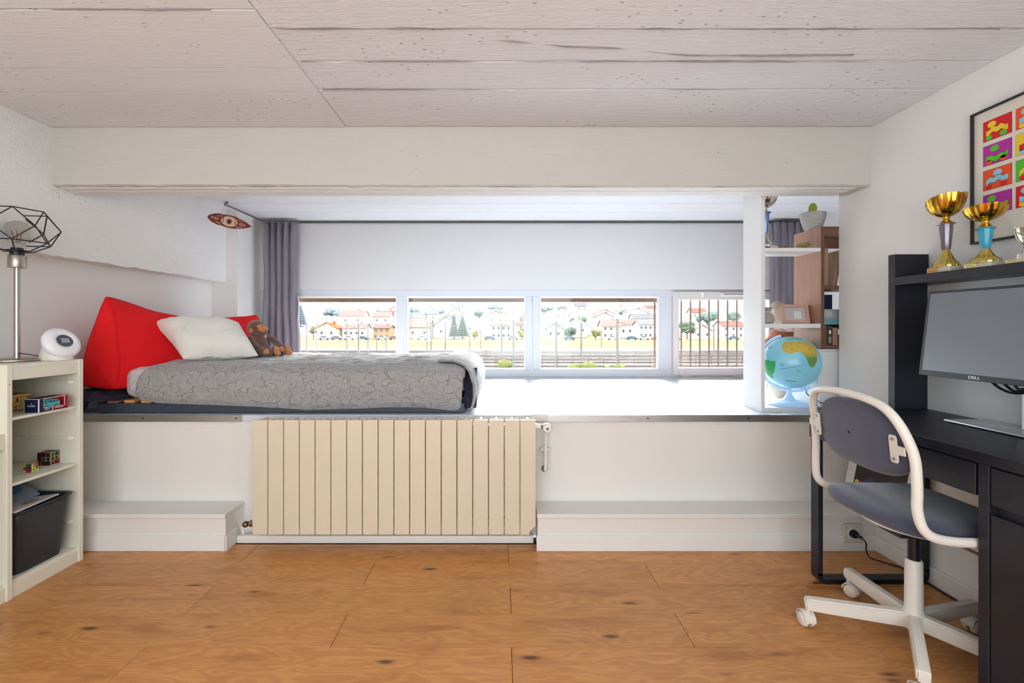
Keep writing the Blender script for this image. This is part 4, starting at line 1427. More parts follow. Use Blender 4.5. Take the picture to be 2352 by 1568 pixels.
MB().cyl(GC - ax * (GR - .004), GC - ax * (GR + .020), .016, .014, 16).build('lamp_holder', ice, gl, 40)
MB().tube(spline([tip + Vector((.012, -.01, 0)), (1.770, 2.664, .735), (1.80, 2.605, .700), (1.84, 2.592, .690), (1.87, 2.59, .672)], 6), .0028, 7).build('power_cord', black_plastic, gl, 60)

# ================================================================== BIG PLUSH BEAR behind the shelves
tb = thing('plush_bear', 'big terracotta and beige plush bear sitting behind the globe', 'plush toy', (1.95, 3.15, ZP))
bt = mat('bear_terracotta', (190, 112, 78), .95, bump=(150, .5), sheen=.5)
bb_ = mat('bear_beige', (206, 184, 164), .95, bump=(150, .5), sheen=.5)
b = MB()
b.ball((1.98, 3.18, .86), .19, .16, .21)
b.ball((1.98, 3.18, 1.03), .13, .12, .12)
b.tube(spline([(1.86, 3.13, 1.02), (1.78, 3.07, .95), (1.78, 3.03, .86)], 5), .06, 12)
b.tube(spline([(2.10, 3.13, 1.02), (2.18, 3.07, .95), (2.2, 3.03, .86)], 5), .06, 12)
voxel(b, 'body', bt, tb, .016, 6)
hd = MB().ball((1.925, 3.10, 1.18), .115, .105, .095).ball((1.85, 3.09, 1.26), .042, .025, .042).ball((2.02, 3.12, 1.26), .042, .025, .042)
hd = voxel(hd, 'head', bb_, tb, .012, 5)
voxel(MB().ball((1.90, 3.005, 1.135), .060, .05, .046), 'muzzle', mat('bear_pink', (226, 192, 184), .9, sheen=.4), tb, .008, 3)
MB().ball((1.90, 2.958, 1.15), .016, .012, .011, nu=14, nv=10).build('nose', mat('bear_nose', (90, 60, 56), .6), hd, 180)
for ex in (1.865, 1.95):
    MB().ball((ex, 3.012, 1.19), .011, nu=12, nv=8).build('eye', black_plastic, hd, 180)
for lx, ly in ((1.80, 2.985), (2.10, 3.00)):
    b = MB().tube(spline([(lx + .06, 3.12, .74), (lx + .02, 3.02, .735), (lx, ly, .735)], 5), .075, 14).ball((lx, ly - .02, .745), .075, .05, .085)
    voxel(b, 'leg', mat('bear_leg', (220, 202, 182), .95, sheen=.5), tb, .012, 5)
# ================================================================== WHITE STEPPED STORAGE UNIT
un = thing('storage_unit', 'white stepped wooden storage unit with open shelves at the left wall', 'storage unit', (-2.21, 1.85, 0))
UX0, UX1 = -2.405, -2.02
inner = mat('unit_inside', (226, 216, 190), .5)
T = .022
ZS = [.868, .735, .600, .462, .334, .200]
def bay(y0, y1, ztop, far_panel):
    # side panels
    if far_panel:
        box('side_panel', cream_white, UX0, UX1, y1 - T, y1, 0, ztop, un, .0015)
    box('side_panel', cream_white, UX0, UX1, y0, y0 + T, 0, ztop, un, .0015)
    box('top', cream_white, UX0, UX1 - .006, y0 + T, y1 - T, ztop - .016, ztop - .002, un)
    box('apron', cream_white, UX1 - .020, UX1 - .006, y0 + T, y1 - T, ztop - .066, ztop - .016, un, .001)
    box('back', cream_white, UX0, UX0 + .008, y0 + T, y1 - T, .05, ztop - .016, un)
    box('bottom', cream_white, UX0 + .008, UX1 - .012, y0 + T, y1 - T, .058, .072, un)
    box('kickboard', cream_white, UX1 - .022, UX1 - .006, y0 + T, y1 - T, .0, .058, un, .001)
    for zz_ in ZS:
        if zz_ > ztop - .05:
            continue
        for yy in (y0 + T, y1 - T):
            s_ = 1 if yy == y0 + T else -1
            r_ = MB()
            yb_ = yy + s_ * .009
            r_.poly([(UX0 + .02, yy), (UX1 - .03, yy), (UX1 - .045, yb_), (UX0 + .02, yb_)], .012, Matrix.Translation((0, 0, zz_ - .012)))
            r_.build('runner', cream_white, un)
bay(1.888, 2.234, .970, True)
bay(1.560, 1.910, .690, False)
box('shelf', cream_white, UX0 + .008, UX1 - .008, 1.912, 2.210, .737, .749, un, .001)
box('shelf', cream_white, UX0 + .008, UX1 - .008, 1.912, 2.210, .463, .475, un, .001)
for (zz_, yy) in ((.905, 1.9105), (.59, 2.2115)):
    MB().cyl((-2.10 if zz_ > .7 else -2.26, yy, zz_), (-2.10 if zz_ > .7 else -2.26, yy + (.004 if zz_ > .7 else -.004), zz_), .005, n=10).build('cam_lock', white_plastic if zz_ > .7 else black_plastic, un)
MB().cyl((UX1 - .0, 1.899, .888), (UX1 + .001, 1.899, .888), .003, n=8).build('screw_cap', steel, un)

# woven basket
bs = thing('woven_basket', 'small woven wood-chip basket on the upper shelf of the unit', 'basket', (-2.24, 2.03, .749))
straw = mat('wood_chip', (206, 164, 98), .7, var=(30, .2))
bx0, bx1, by0, by1, bz = -2.33, -2.165, 1.93, 2.10, .750
box('bottom', straw, bx0 + .012, bx1 - .012, by0 + .012, by1 - .012, bz, bz + .004, bs)
for side in range(4):
    for r_ in range(3):
        for k in range(4):
            z0 = bz + .004 + r_ * .019
            ex = (r_ + 1) * .003
            a = k * .25 + (.125 if r_ % 2 else 0)
            a0, a1 = a, min(1, a + .235)
            prd = .003 if (k + r_) % 2 else .0
            if side in (0, 2):
                yy = (by0 - ex - prd if side == 0 else by1 + ex + prd)
                box('strip', straw, bx0 + (bx1 - bx0) * a0, bx0 + (bx1 - bx0) * a1, yy - .0015, yy + .0015, z0, z0 + .018, bs, .001)
            else:
                xx = (bx0 - ex - prd if side == 1 else bx1 + ex + prd)
                box('strip', straw, xx - .0015, xx + .0015, by0 + (by1 - by0) * a0, by0 + (by1 - by0) * a1, z0, z0 + .018, bs, .001)
rim = MB()
rim.box(bx0 - .015, bx1 + .015, by0 - .015, by0 - .006, bz + .061, bz + .074, .002).box(bx0 - .015, bx1 + .015, by1 + .006, by1 + .015, bz + .061, bz + .074, .002)
rim.box(bx0 - .015, bx0 - .006, by0 - .006, by1 + .006, bz + .061, bz + .074, .002).box(bx1 + .006, bx1 + .015, by0 - .006, by1 + .006, bz + .061, bz + .074, .002)
rim.build('rim', straw, bs)
box('dark_lining', mat('basket_lining', (52, 50, 40), .9), bx0 - .004, bx1 + .004, by0 - .004, by1 + .004, bz + .058, bz + .062, bs)

# boxed toy car
cb_ = thing('toy_car_box', 'navy and red window box with a turquoise toy car', 'toy box', (-2.05, 2.09, .749))
nav = mat('navy_card', (22, 34, 74), .4); redc = mat('red_card', (196, 18, 34), .4); wcard = mat('white_card', (236, 236, 238), .5)
X0, X1, Y0, Y1, Z0, Z1 = -2.088, -2.024, 2.022, 2.158, .7495, .808
box('base', nav, X0, X1, Y0, Y1, Z0, Z0 + .004, cb_)
box('end_panel', nav, X0, X1, Y0, Y0 + .002, Z0 + .004, Z1, cb_)
box('end_panel', redc, X0, X1, Y1 - .002, Y1, Z0 + .004, Z1, cb_)
box('back_panel', mat('dark_card', (56, 40, 42), .5), X0, X0 + .002, Y0 + .002, Y1 - .002, Z0 + .004, Z1, cb_)
box('front_border', nav, X1 - .002, X1, Y0 + .002, Y0 + .022, Z0 + .004, Z1, cb_)
box('front_border', nav, X1 - .002, X1, Y0 + .022, Y0 + .060, Z0 + .004, Z0 + .012, cb_)
box('front_border', redc, X1 - .002, X1, Y0 + .064, Y1 - .016, Z0 + .004, Z0 + .016, cb_)
box('front_border', redc, X1 - .002, X1, Y1 - .016, Y1 - .002, Z0 + .004, Z1, cb_)
box('top_edge', wcard, X1 - .004, X1, Y0, Y1, Z1 - .002, Z1 + .0005, cb_)
box('corner_edge', wcard, X1 - .003, X1 + .0004, Y0 - .0004, Y0 + .003, Z0, Z1, cb_)
box('end_edge', wcard, X0, X1, Y0 - .0004, Y0 + .001, Z1 - .0015, Z1 + .0005, cb_)
box('end_edge', wcard, X0, X0 + .0015, Y0 - .0004, Y0 + .001, Z0, Z1, cb_)
fwin = MB()
for (a, b_, c_, d_) in ((Y0 + .022, Y0 + .0235, Z0 + .014, Z1 - .002), (Y1 - .0175, Y1 - .016, Z0 + .016, Z1 - .002), (Y0 + .022, Y1 - .016, Z0 + .0145, Z0 + .016), (Y0 + .061, Y0 + .0635, Z0, Z0 + .014)):
    fwin.box(X1 - .001, X1 + .0005, a, b_, c_, d_)
fwin.build('window_edge', wcard, cb_)
text('lettering', 'NOREV', .0105, wcard, cb_, frame(((X0 + X1) / 2, Y0 - .0004, Z0 + .028), (1, 0, 0), (0, 0, 1)), .0002)
MB().poly([(-.003, -.002), (.003, -.002), (0, .004)], .0004, frame(((X0 + X1) / 2, Y0 - .0001, Z0 + .038), (1, 0, 0), (0, 0, 1))).build('emblem', wcard, cb_)
text('lettering', 'NOREV', .0075, wcard, cb_, frame((X1 + .0002, Y0 + .038, Z0 + .008), (0, 1, 0), (0, 0, 1)), .0002)
box('print_line', wcard, X1, X1 + .0004, Y0 + .074, Y1 - .024, Z0 + .008, Z0 + .011, cb_)
# the car inside
car_m = mat('turquoise_car', (96, 190, 198), .25)
cr = MB()
cyx = -2.052
cr.poly([(0, .008), (.082, .008), (.083, .020), (.078, .028), (.072, .038), (.036, .040), (.024, .026), (.002, .022)], .034, frame((cyx + .017, Y0 + .028, Z0 + .008), (0, 1, 0), (0, 0, 1)) @ Matrix.Translation((0, 0, -.034)))
car = cr.build('car_body', car_m, cb_)
for (a, b_) in ((.030, .044), (.047, .060), (.063, .070)):
    box('car_window', mat('car_glass', (60, 96, 104), .15), cyx + .017, cyx + .0176, Y0 + .028 + a, Y0 + .028 + b_, Z0 + .035, Z0 + .044, car)
for a in (.014, .066):
    MB().cyl((cyx + .012, Y0 + .028 + a, Z0 + .014), (cyx + .0185, Y0 + .028 + a, Z0 + .014), .0085, n=16).build('wheel', black_plastic, car, 40)
    MB().cyl((cyx + .0185, Y0 + .028 + a, Z0 + .014), (cyx + .019, Y0 + .028 + a, Z0 + .014), .005, n=14).build('wheel', white_plastic, car, 40)

# puzzle cubes
def cube(label, loc, rot, s, face_cols, rimmed):
    t = thing('puzzle_cube', label, 'puzzle cube', loc, rot, group='puzzle cubes on the storage unit')
    MB().box(-s / 2, s / 2, -s / 2, s / 2, 0, s, s * .03).build('core', mat('cube_black', (26, 18, 20), .4), t, local=True)
    c = s / 3
    for f in range(3):
        for i in range(3):
            for j in range(3):
                col = face_cols[f][i * 3 + j]
                a, b_ = (j - 1) * c, (i + .5) * c
                g = c * .44
                st = MB()
                def put(q, g_, h0, h1):
                    if f == 0:
                        q.box(a - g_, a + g_, -s / 2 - h1, -s / 2 - h0, b_ - g_, b_ + g_, g_ * .25)
                    elif f == 1:
                        q.box(s / 2 + h0, s / 2 + h1, a - g_, a + g_, b_ - g_, b_ + g_, g_ * .25)
                    else:
                        q.box(a - g_, a + g_, (i - 1) * c - g_, (i - 1) * c + g_, s + h0, s + h1, g_ * .25)
                put(st, g, -.001, .0006)
                m_ = mat('cube_%d_%d_%d' % col, col, .35)
                o = st.build('sticker', m_, t, local=True)
                if rimmed:
                    st = MB(); put(st, g * .76, 0, .0010)
                    st.build('sticker_inlay', mat('cube_carbon', (44, 14, 18), .35), o, local=True)
    return t
W_, Y_, R_, G_, B_, O_, P_ = (226, 222, 214), (222, 216, 40), (222, 44, 40), (64, 150, 70), (74, 110, 150), (226, 110, 40), (96, 78, 90)
big = [[(190, 90, 90), (96, 40, 60), (110, 60, 80), (80, 40, 60), (140, 190, 150), (90, 210, 120), (90, 40, 60), (96, 44, 60), (180, 70, 50)],
       [(230, 170, 150), (200, 60, 44), (190, 50, 44), (200, 170, 70), (230, 170, 80), (230, 210, 180), (120, 220, 90), (110, 180, 170), (210, 160, 120)],
       [(200, 90, 60), (150, 60, 60), (120, 200, 110), (210, 150, 130), (110, 50, 60), (150, 180, 170), (110, 50, 60), (130, 60, 60), (120, 60, 60)]]
small = [[W_, R_, R_, R_, B_, (150, 20, 40), Y_, G_, P_], [(200, 230, 150), Y_, (206, 230, 170), Y_, Y_, G_, W_, O_, R_], [Y_, G_, P_, G_, (150, 210, 80), W_, Y_, O_, R_]]
cube('large dark puzzle cube with thin coloured outlines on the middle shelf', (-2.143, 2.192, .475), math.radians(4), .060, big, True)
cube('small bright coloured puzzle cube on the middle shelf', (-2.112, 2.075, .475), math.radians(3), .035, small, False)
o = MB().box(-2.16, -2.118, 1.93, 1.962, .4752, .535, .002).build('green_tin', mat('green_tin', (40, 104, 66), .35), None)
tag(o, 'small dark green tin half hidden by the unit panel', 'tin')
box('lid', black_plastic, -2.161, -2.117, 1.929, 1.963, .526, .54, o, .002)

# black tub with papers
tubm = mat('black_tub', (46, 50, 56), .45)
tb_ = thing('storage_tub', 'deep black plastic tub on the bottom of the storage unit', 'tub', (-2.21, 2.06, .072))
def tub(u, v):
    z = .0735 + .268 * v
    k = .86 + .14 * v
    hx, hy = .178 * k, .122 * k
    a = 2 * PI * u
    c_, s_ = math.cos(a), math.sin(a)
    e_ = .22
    return Vector((-2.205 + hx * math.copysign(abs(c_) ** e_, c_), 2.058 + hy * math.copysign(abs(s_) ** e_, s_), z))
d = MB()
V = d.grid(tub, 64, 8, closed_u=True)
d.bm.faces.new([V[i][0] for i in range(64)])
body = d.build('body', tubm, tb_, 50)
md = body.modifiers.new('t', 'SOLIDIFY'); md.thickness = .004; md.offset = 0
def tubrim(u, v):
    a = 2 * PI * u
    c_, s_ = math.cos(a), math.sin(a)
    e_ = .22
    hx = .178 + .008 * v; hy = .121 + .020 * v
    return Vector((-2.205 + hx * math.copysign(abs(c_) ** e_, c_), 2.058 + hy * math.copysign(abs(s_) ** e_, s_), .3415))
d = MB(); d.grid(tubrim, 64, 3, closed_u=True)
o = d.build('rim', tubm, tb_, 50)
md = o.modifiers.new('t', 'SOLIDIFY'); md.thickness = .007; md.offset = 0
def sheet(name, label, c, sx, sy, rx, ry, rz, col, th=.004, spots=(), round_hole=None):
    M = Matrix.Translation(c) @ Matrix.Rotation(rz, 4, 'Z') @ Matrix.Rotation(ry, 4, 'Y') @ Matrix.Rotation(rx, 4, 'X')
    o = MB().box(-sx / 2, sx / 2, -sy / 2, sy / 2, -th / 2, th / 2, 0, 1, M).build(name, mat('print_%d_%d_%d' % col, col, .45), None)
    tag(o, label, 'magazine', 'printed matter in the black tub')
    for (x, y, r1, r2, cl_) in spots:
        MB().poly([(x + r1 * math.cos(2 * PI * k / 18) * (1 + .2 * math.sin(3 * k)), y + r2 * math.sin(2 * PI * k / 18)) for k in range(18)], .0006, M @ Matrix.Translation((0, 0, th / 2))).build('print', mat('print_%d_%d_%d' % cl_, cl_, .45), o)
    return o
sheet('magazine', 'pale grey magazine with a round tan spot lying in the black tub', (-2.11, 2.02, .345), .16, .21, 0, math.radians(-6), math.radians(6), (206, 200, 208), .006, ((.03, .02, .022, .034, (158, 138, 116)), (-.03, -.05, .03, .02, (178, 176, 190)), (-.02, .06, .03, .014, (184, 180, 194))))
sheet('magazine', 'green and blue printed magazine tilted at the back of the black tub', (-2.22, 2.05, .372), .15, .20, math.radians(8), math.radians(24), math.radians(-12), (136, 152, 168), .005, ((.02, -.03, .028, .035, (122, 138, 74)), (-.02, .05, .04, .03, (86, 122, 168)), (-.03, -.04, .02, .03, (76, 84, 58))))
sheet('magazine', 'brown printed leaflet standing at the rear of the black tub', (-2.31, 1.99, .375), .10, .14, math.radians(5), math.radians(40), 0, (150, 106, 52), .003, ((0, .02, .02, .03, (196, 160, 120)),))

# ================================================================== TABLE LAMP WITH WIRE CAGE
LX, LY, LZ = -2.232, 2.13, .969
lp = thing('table_lamp', 'brushed steel table lamp with a black wire cage shade', 'table lamp', (LX, LY, LZ))
LT = Matrix.Translation((LX, LY, LZ))
MB().lathe([(0, 0), (.115, 0), (.118, .003), (.118, .008), (.114, .011), (0, .012)], 48, LT).build('base', steel, lp, 40)
MB().cyl((LX, LY, LZ + .01), (LX, LY, LZ + .43), .0115, n=20).build('pole', steel, lp, 40)
MB().lathe([(0, .428), (.031, .428), (.032, .430), (.032, .482), (.030, .486), (0, .486)], 28, LT).build('socket_cup', steel, lp, 40)
MB().cyl((LX + .032, LY - .012, LZ + .44), (LX + .036, LY - .012, LZ + .44), .004, n=10).build('switch', steel, lp, 40)
MB().lathe([(0, .486), (.024, .486), (.026, .500), (.035, .502), (.036, .510), (.022, .512), (.022, .520), (0, .520)], 24, LT).build('bulb_holder', black_plastic, lp, 40)
bulb_glass = mat('bulb_glass', (255, 250, 244), .03, trans=1.0, ior=1.15)
blb = MB().lathe([(.014, .512), (.018, .530), (.036, .562), (.046, .590), (.045, .612), (.032, .634), (.012, .644), (0, .645)], 28, LT).build('bulb', bulb_glass, lp, 80)
fil = mat('filament', (206, 140, 104), .4, .3)
for k in range(4):
    a = PI / 4 + k * PI / 2
    MB().tube([(LX + .006 * math.cos(a), LY + .006 * math.sin(a), LZ + .545), (LX + .015 * math.cos(a), LY + .015 * math.sin(a), LZ + .598)], .0014, 5).build('filament', fil, blb)
cage = MB()
wire = .0026
def ring(r, z, n, ph):
    return [Vector((LX + r * math.cos(2 * PI * k / n + ph), LY + r * math.sin(2 * PI * k / n + ph), LZ + z)) for k in range(n)]
N6 = 6
rA = ring(.108, .690, N6, .15); rB = ring(.148, .612, N6, .15 + PI / N6); rC = ring(.122, .545, N6, .15); rD = ring(.052, .505, N6, .15)
def wl(p, q):
    cage.cyl(p, q, wire, n=6)
for k in range(N6):
    k2 = (k + 1) % N6
    wl(rA[k], rA[k2]); wl(rC[k], rC[k2]); wl(rD[k], rD[k2])
    wl(rA[k], rB[k]); wl(rA[k2], rB[k]); wl(rB[k], rC[k]); wl(rB[k], rC[k2]); wl(rC[k], rD[k])
cage.build('cage_shade', black_metal, lp, 60)
MB().tube(spline([(LX + .012, LY - .004, LZ + .035), (LX + .045, LY, LZ + .030), (LX + .085, LY + .03, LZ + .018), (LX + .108, LY + .05, LZ + .014), (LX + .120, LY + .075, LZ + .004)], 6), .0022, 6).build('power_cord', black_plastic, lp, 60)

# ================================================================== ROUND WAKE-UP LIGHT
wl_ = thing('wake_up_light', 'round white wake-up light with grey display on the storage unit', 'clock lamp', (-2.09, 2.185, .969))
wn_ = Vector((.86, -.16, .48)).normalized()
WC = Vector((-2.062, 2.168, 1.050))
xa = Vector((0, 0, 1)).cross(wn_).normalized(); ya = wn_.cross(xa)
WM = frame(WC, xa, ya)
MB().lathe([(0, -.045), (.046, -.045), (.062, -.032), (.073, -.014), (.077, .0), (.074, .010), (.063, .019), (.048, .025), (.036, .022), (.034, .020), (0, .020)], 48, WM).build('lamp_disc', white_plastic, wl_, 60)
MB().lathe([(0, .0195), (.033, .0195), (.033, .0225), (.029, .0235), (0, .0235)], 36, WM @ Matrix.Diagonal((1, .92, 1, 1))).build('display_ring', mat('display_grey', (78, 80, 92), .25), wl_, 50)
MB().box(-.017, .017, -.012, .012, .0234, .0242, .0002, 1, WM).build('display', mat('display_lcd', (158, 164, 178), .2), wl_)
MB().lathe([(0, 0), (.070, 0), (.072, .006), (.064, .040), (.050, .075), (.030, .090), (0, .092)], 36, Matrix.Translation((-2.092, 2.172, .969)) @ Matrix.Diagonal((.95, .75, 1, 1))).build('stand', mat('lamp_ivory', (232, 228, 216), .35), wl_, 60)

# ================================================================== DESK WITH HUTCH
dk = thing('desk', 'black-brown desk with hutch and drawers along the right wall', 'desk', (1.64, 1.55, 0))
DX0, DX1 = 1.388, 1.878
DY0, DY1 = 1.02, 2.075
box('desktop', desk_mat, DX0, DX1, DY0, DY1, .731, .765, dk, .0015)
box('back_rail', desk_mat, DX1 - .016, DX1, 1.345, DY1 - .03, .60, .731, dk)
box('far_apron', desk_mat, DX0 + .012, DX1 - .016, DY1 - .03, DY1 - .012, .640, .731, dk)
dr = box('drawer', desk_mat, DX0 + .003, DX0 + .020, 1.352, 2.02, .634, .727, dk, .001)
box('drawer_box', mat('drawer_box', (60, 60, 64), .6), DX0 + .02, DX0 + .30, 1.38, 2.0, .645, .715, dr)
box('apron_stile', desk_mat, DX0, DX0 + .018, 2.024, DY1, .634, .731, dk)
# looped steel leg at the far end
lg = spline([(DX0 + .012, DY1 - .032, .731), (DX0 + .012, DY1 - .032, .10), (DX0 + .012, DY1 - .032, .045), (DX0 + .018, DY1 - .032, .018), (DX0 + .045, DY1 - .032, .010), (DX0 + .10, DY1 - .032, .010), (DX1 - .06, DY1 - .032, .010), (DX1 - .03, DY1 - .032, .012), (DX1 - .014, DY1 - .032, .03), (DX1 - .012, DY1 - .032, .06), (DX1 - .012, DY1 - .032, .12), (DX1 - .012, DY1 - .032, .731)], 5)
lm = MB()
rw, rt = .024, .010
prev = None
tans = []
for i, p in enumerate(lg):
    t_ = (lg[min(i + 1, len(lg) - 1)] - lg[max(i - 1, 0)]).normalized()
    nn = Vector((-t_.z, 0, t_.x))
    vs_ = [lm.bm.verts.new(p + nn * a * rt + Vector((0, b_ * rw, 0))) for a, b_ in ((-1, -1), (1, -1), (1, 1), (-1, 1))]
    if prev:
        for k in range(4):
            lm.bm.faces.new((prev[k], prev[(k + 1) % 4], vs_[(k + 1) % 4], vs_[k]))
    else:
        lm.bm.faces.new(vs_)
    prev = vs_
lm.bm.faces.new(prev)
lm.build('leg_loop', mat('leg_black', (34, 36, 44), .38), dk, 30)
# pedestal
box('side_panel', desk_mat, DX0, DX1, 1.312, 1.342, .0, .731, dk, .001)
box('side_panel', desk_mat, DX0, DX1, DY0, DY0 + .03, .0, .731, dk, .001)
box('pedestal_back', desk_mat, DX1 - .016, DX1, DY0 + .03, 1.312, .0, .731, dk)
box('pedestal_rail', desk_mat, DX0 + .022, DX0 + .04, DY0 + .03, 1.312, .0, .731, dk)
d1 = box('drawer', desk_mat, DX0 + .002, DX0 + .018, DY0 + .032, 1.309, .622, .727, dk, .001)
d2 = box('door', desk_mat, DX0 + .002, DX0 + .018, DY0 + .032, 1.309, .03, .594, dk, .001)
# hutch
HX0 = 1.728
box('hutch_side', desk_mat, HX0, DX1, 2.024, 2.058, .765, 1.444, dk, .001)
box('hutch_side', desk_mat, HX0, DX1, DY0, DY0 + .034, .765, 1.444, dk, .001)
box('hutch_shelf', desk_mat, HX0, DX1, DY0 + .034, 2.024, 1.307, 1.342, dk, .001)
box('hutch_back', mat('hutch_back_grey', (206, 208, 208), .35), DX1 - .006, DX1 - .002, DY0 + .034, 2.024, .765, 1.307, dk)

# monitor
mo = thing('monitor', 'flat computer monitor on a silver stand on the black desk', 'monitor', (1.74, 1.54, .765))
MW, MH = .545, .325
MMx = frame((1.636, 1.532, .940), (0, -1, 0), (.118, 0, 1))
MB().box(-MW / 2, MW / 2, 0, MH, -.042, -.002, .004, 2, MMx).build('housing', mat('monitor_back', (40, 40, 44), .5), mo)
bz_ = MB()
for (a, b_, c_, d_) in ((-MW / 2, -MW / 2 + .009, .0, MH), (MW / 2 - .009, MW / 2, 0, MH), (-MW / 2 + .009, MW / 2 - .009, 0, .020), (-MW / 2 + .009, MW / 2 - .009, MH - .009, MH)):
    bz_.box(a, b_, c_, d_, -.002, .0025, .001, 1, MMx)
bz_.build('bezel', mat('monitor_bezel'), mo)
MB().box(-MW / 2 + .009, MW / 2 - .009, .020, MH - .009, -.002, .0004, 0, 1, MMx).build('screen', screen_mat, mo)
text('logo', 'DELL', .0145, mat('logo_white', (250, 250, 250), .3), mo, MMx @ Matrix.Translation((-.062, .010, .0027)), .0003, 1.25)
st_ = MB()
st_.poly([(1.76, 1.44), (1.84, 1.44), (1.84, 1.62), (1.76, 1.62)], .006, Matrix.Translation((0, 0, .768)))
bp_ = MB().box(1.690, 1.862, 1.42, 1.762, .7675, .7745, .003, 2).build('stand_base', mat('stand_silver', (196, 202, 206), .25, .7), mo, 40)
for fx, fy in ((1.705, 1.74), (1.70, 1.45), (1.845, 1.74), (1.845, 1.45)):
    MB().cyl((fx, fy, .765), (fx, fy, .768), .006, n=10).build('rubber_foot', black_plastic, bp_)
box('stand_neck', mat('stand_light', (226, 230, 232), .3, .3), 1.775, 1.835, 1.485, 1.575, .7745, 1.12, mo, .004)
box('stand_joint', mat('monitor_back'), 1.69, 1.78, 1.49, 1.57, 1.05, 1.13, mo, .004)
o = thing('monitor_cables', 'loop of black cables hanging below the monitor', 'cables', (1.72, 1.56, .93))
for k, (a, dz) in enumerate(((.0, 0), (.03, .006), (.055, .014))):
    MB().tube(spline([(1.705, 1.625 - a, .965), (1.715, 1.60 - a, .925 + dz), (1.72, 1.56 - a * .5, .905 + dz), (1.73, 1.52, .910 + dz), (1.75, 1.47, .940)], 6), .0042, 7).build('cable', black_plastic, o, 60)
MB().box(1.735, 1.765, 1.475, 1.498, .865, .925, .006, 2).build('plug_block', mat('plug_dark', (52, 54, 70), .5), o)

# ================================================================== FRAMED POSTER (plain stand-in tiles)
po = thing('framed_poster', 'black framed poster with bright coloured tiles on the right wall', 'poster', (1.88, 1.60, 1.452))
PX = 1.889
PY0, PY1, PZ0, PZ1 = 1.37, 1.836, 1.452, 1.966
for (a, b_, c_, d_) in ((PY0, PY0 + .007, PZ0, PZ1), (PY1 - .007, PY1, PZ0, PZ1), (PY0 + .007, PY1 - .007, PZ0, PZ0 + .007), (PY0 + .007, PY1 - .007, PZ1 - .007, PZ1)):
    box('frame', mat('poster_frame', (42, 40, 46), .4), PX - .022, PX, a, b_, c_, d_, po)
box('mount', mat('poster_mount', (226, 220, 206), .7), PX - .012, PX - .002, PY0 + .007, PY1 - .007, PZ0 + .007, PZ1 - .007, po)
RED, GRN, YEL, MAG, ORG, LBL = (218, 28, 36), (84, 196, 46), (240, 206, 52), (184, 44, 160), (236, 84, 30), (150, 204, 228)
tiles = [((RED, YEL, GRN), (ORG, LBL, YEL)), ((MAG, GRN, ORG), (YEL, RED, LBL)), ((ORG, LBL, RED), (GRN, YEL, RED)), ((MAG, GRN, YEL), (RED, LBL, YEL))]
tw, th_ = .101, .0775
for r_ in range(4):
    for c2 in range(3):
        bg_, sh1, sh2 = tiles[r_][c2 % 2] if c2 < 2 else tiles[3 - r_][0]
        yy = 1.795 - c2 * .114
        zz_ = 1.918 - r_ * .0945
        TM = frame((PX - .012, yy, zz_), (0, -1, 0), (0, 0, 1))
        def pmt(c_):
            return mat('ink_%d_%d_%d' % c_, c_, .6)
        tl = MB().box(0, tw, -th_, 0, 0, .0006, 0, 1, TM).build('tile_outline', pmt((30, 22, 26)), po)
        MB().box(.001, tw - .001, -th_ + .001, -.001, 0, .0009, 0, 1, TM).build('tile', pmt(bg_), po)
        # plain abstract shapes: a bowed band and two pebbles
        band = []
        for k in range(13):
            x = .012 + (tw - .024) * k / 12
            band.append((x, -th_ * (.62 + (.12 if r_ % 2 else -.10) * math.sin(PI * k / 12) + .05 * math.sin(k * 1.3 + r_))))
        outl = [(x, y + .010) for x, y in band] + [(x, y - .010) for x, y in reversed(band)]
        outl2 = [(x, y + .0115) for x, y in band] + [(x, y - .0115) for x, y in reversed(band)]
        MB().poly(outl2, .0012, TM).build('shape_outline', pmt((30, 22, 26)), po)
        MB().poly(outl, .0015, TM).build('shape', pmt(sh1), po)
        for (cx_, cy_, rr, cl_) in ((tw * (.32 + .1 * (r_ % 3)), -th_ * .24, .012, sh1), (tw * .72, -th_ * .84, .010, sh2), (tw * .22, -th_ * .86, .009, sh2)):
            MB().poly([(cx_ + rr * 1.3 * math.cos(2 * PI * k / 14), cy_ + rr * math.sin(2 * PI * k / 14)) for k in range(14)], .0015, TM).build('shape', pmt(cl_), po)

# ================================================================== OFFICE CHAIR
ccx, ccy = 1.450, 1.62
oc_ = thing('office_chair', 'white framed swivel chair with grey-blue seat and back at the desk', 'chair', (ccx, ccy, 0))
path = [(1.64, 1.352, .486), (1.50, 1.356, .487), (1.40, 1.360, .490), (1.34, 1.363, .492), (1.285, 1.368, .502), (1.255, 1.373, .529), (1.243, 1.377, .582), (1.243, 1.377, .640), (1.238, 1.379, .730), (1.222, 1.391, .797), (1.210, 1.417, .846),
        (1.204, 1.456, .876), (1.200, 1.52, .892), (1.199, 1.61, .899), (1.200, 1.70, .896), (1.213, 1.775, .880), (1.235, 1.824, .832), (1.256, 1.845, .755), (1.266, 1.853, .672), (1.270, 1.860, .590), (1.278, 1.866, .525), (1.306, 1.867, .493), (1.345, 1.862, .483), (1.45, 1.858, .482), (1.66, 1.852, .482)]
MB().tube(spline(path, 4), .0145, 12, flat=.85).build('frame', chair_white, oc_, 60)
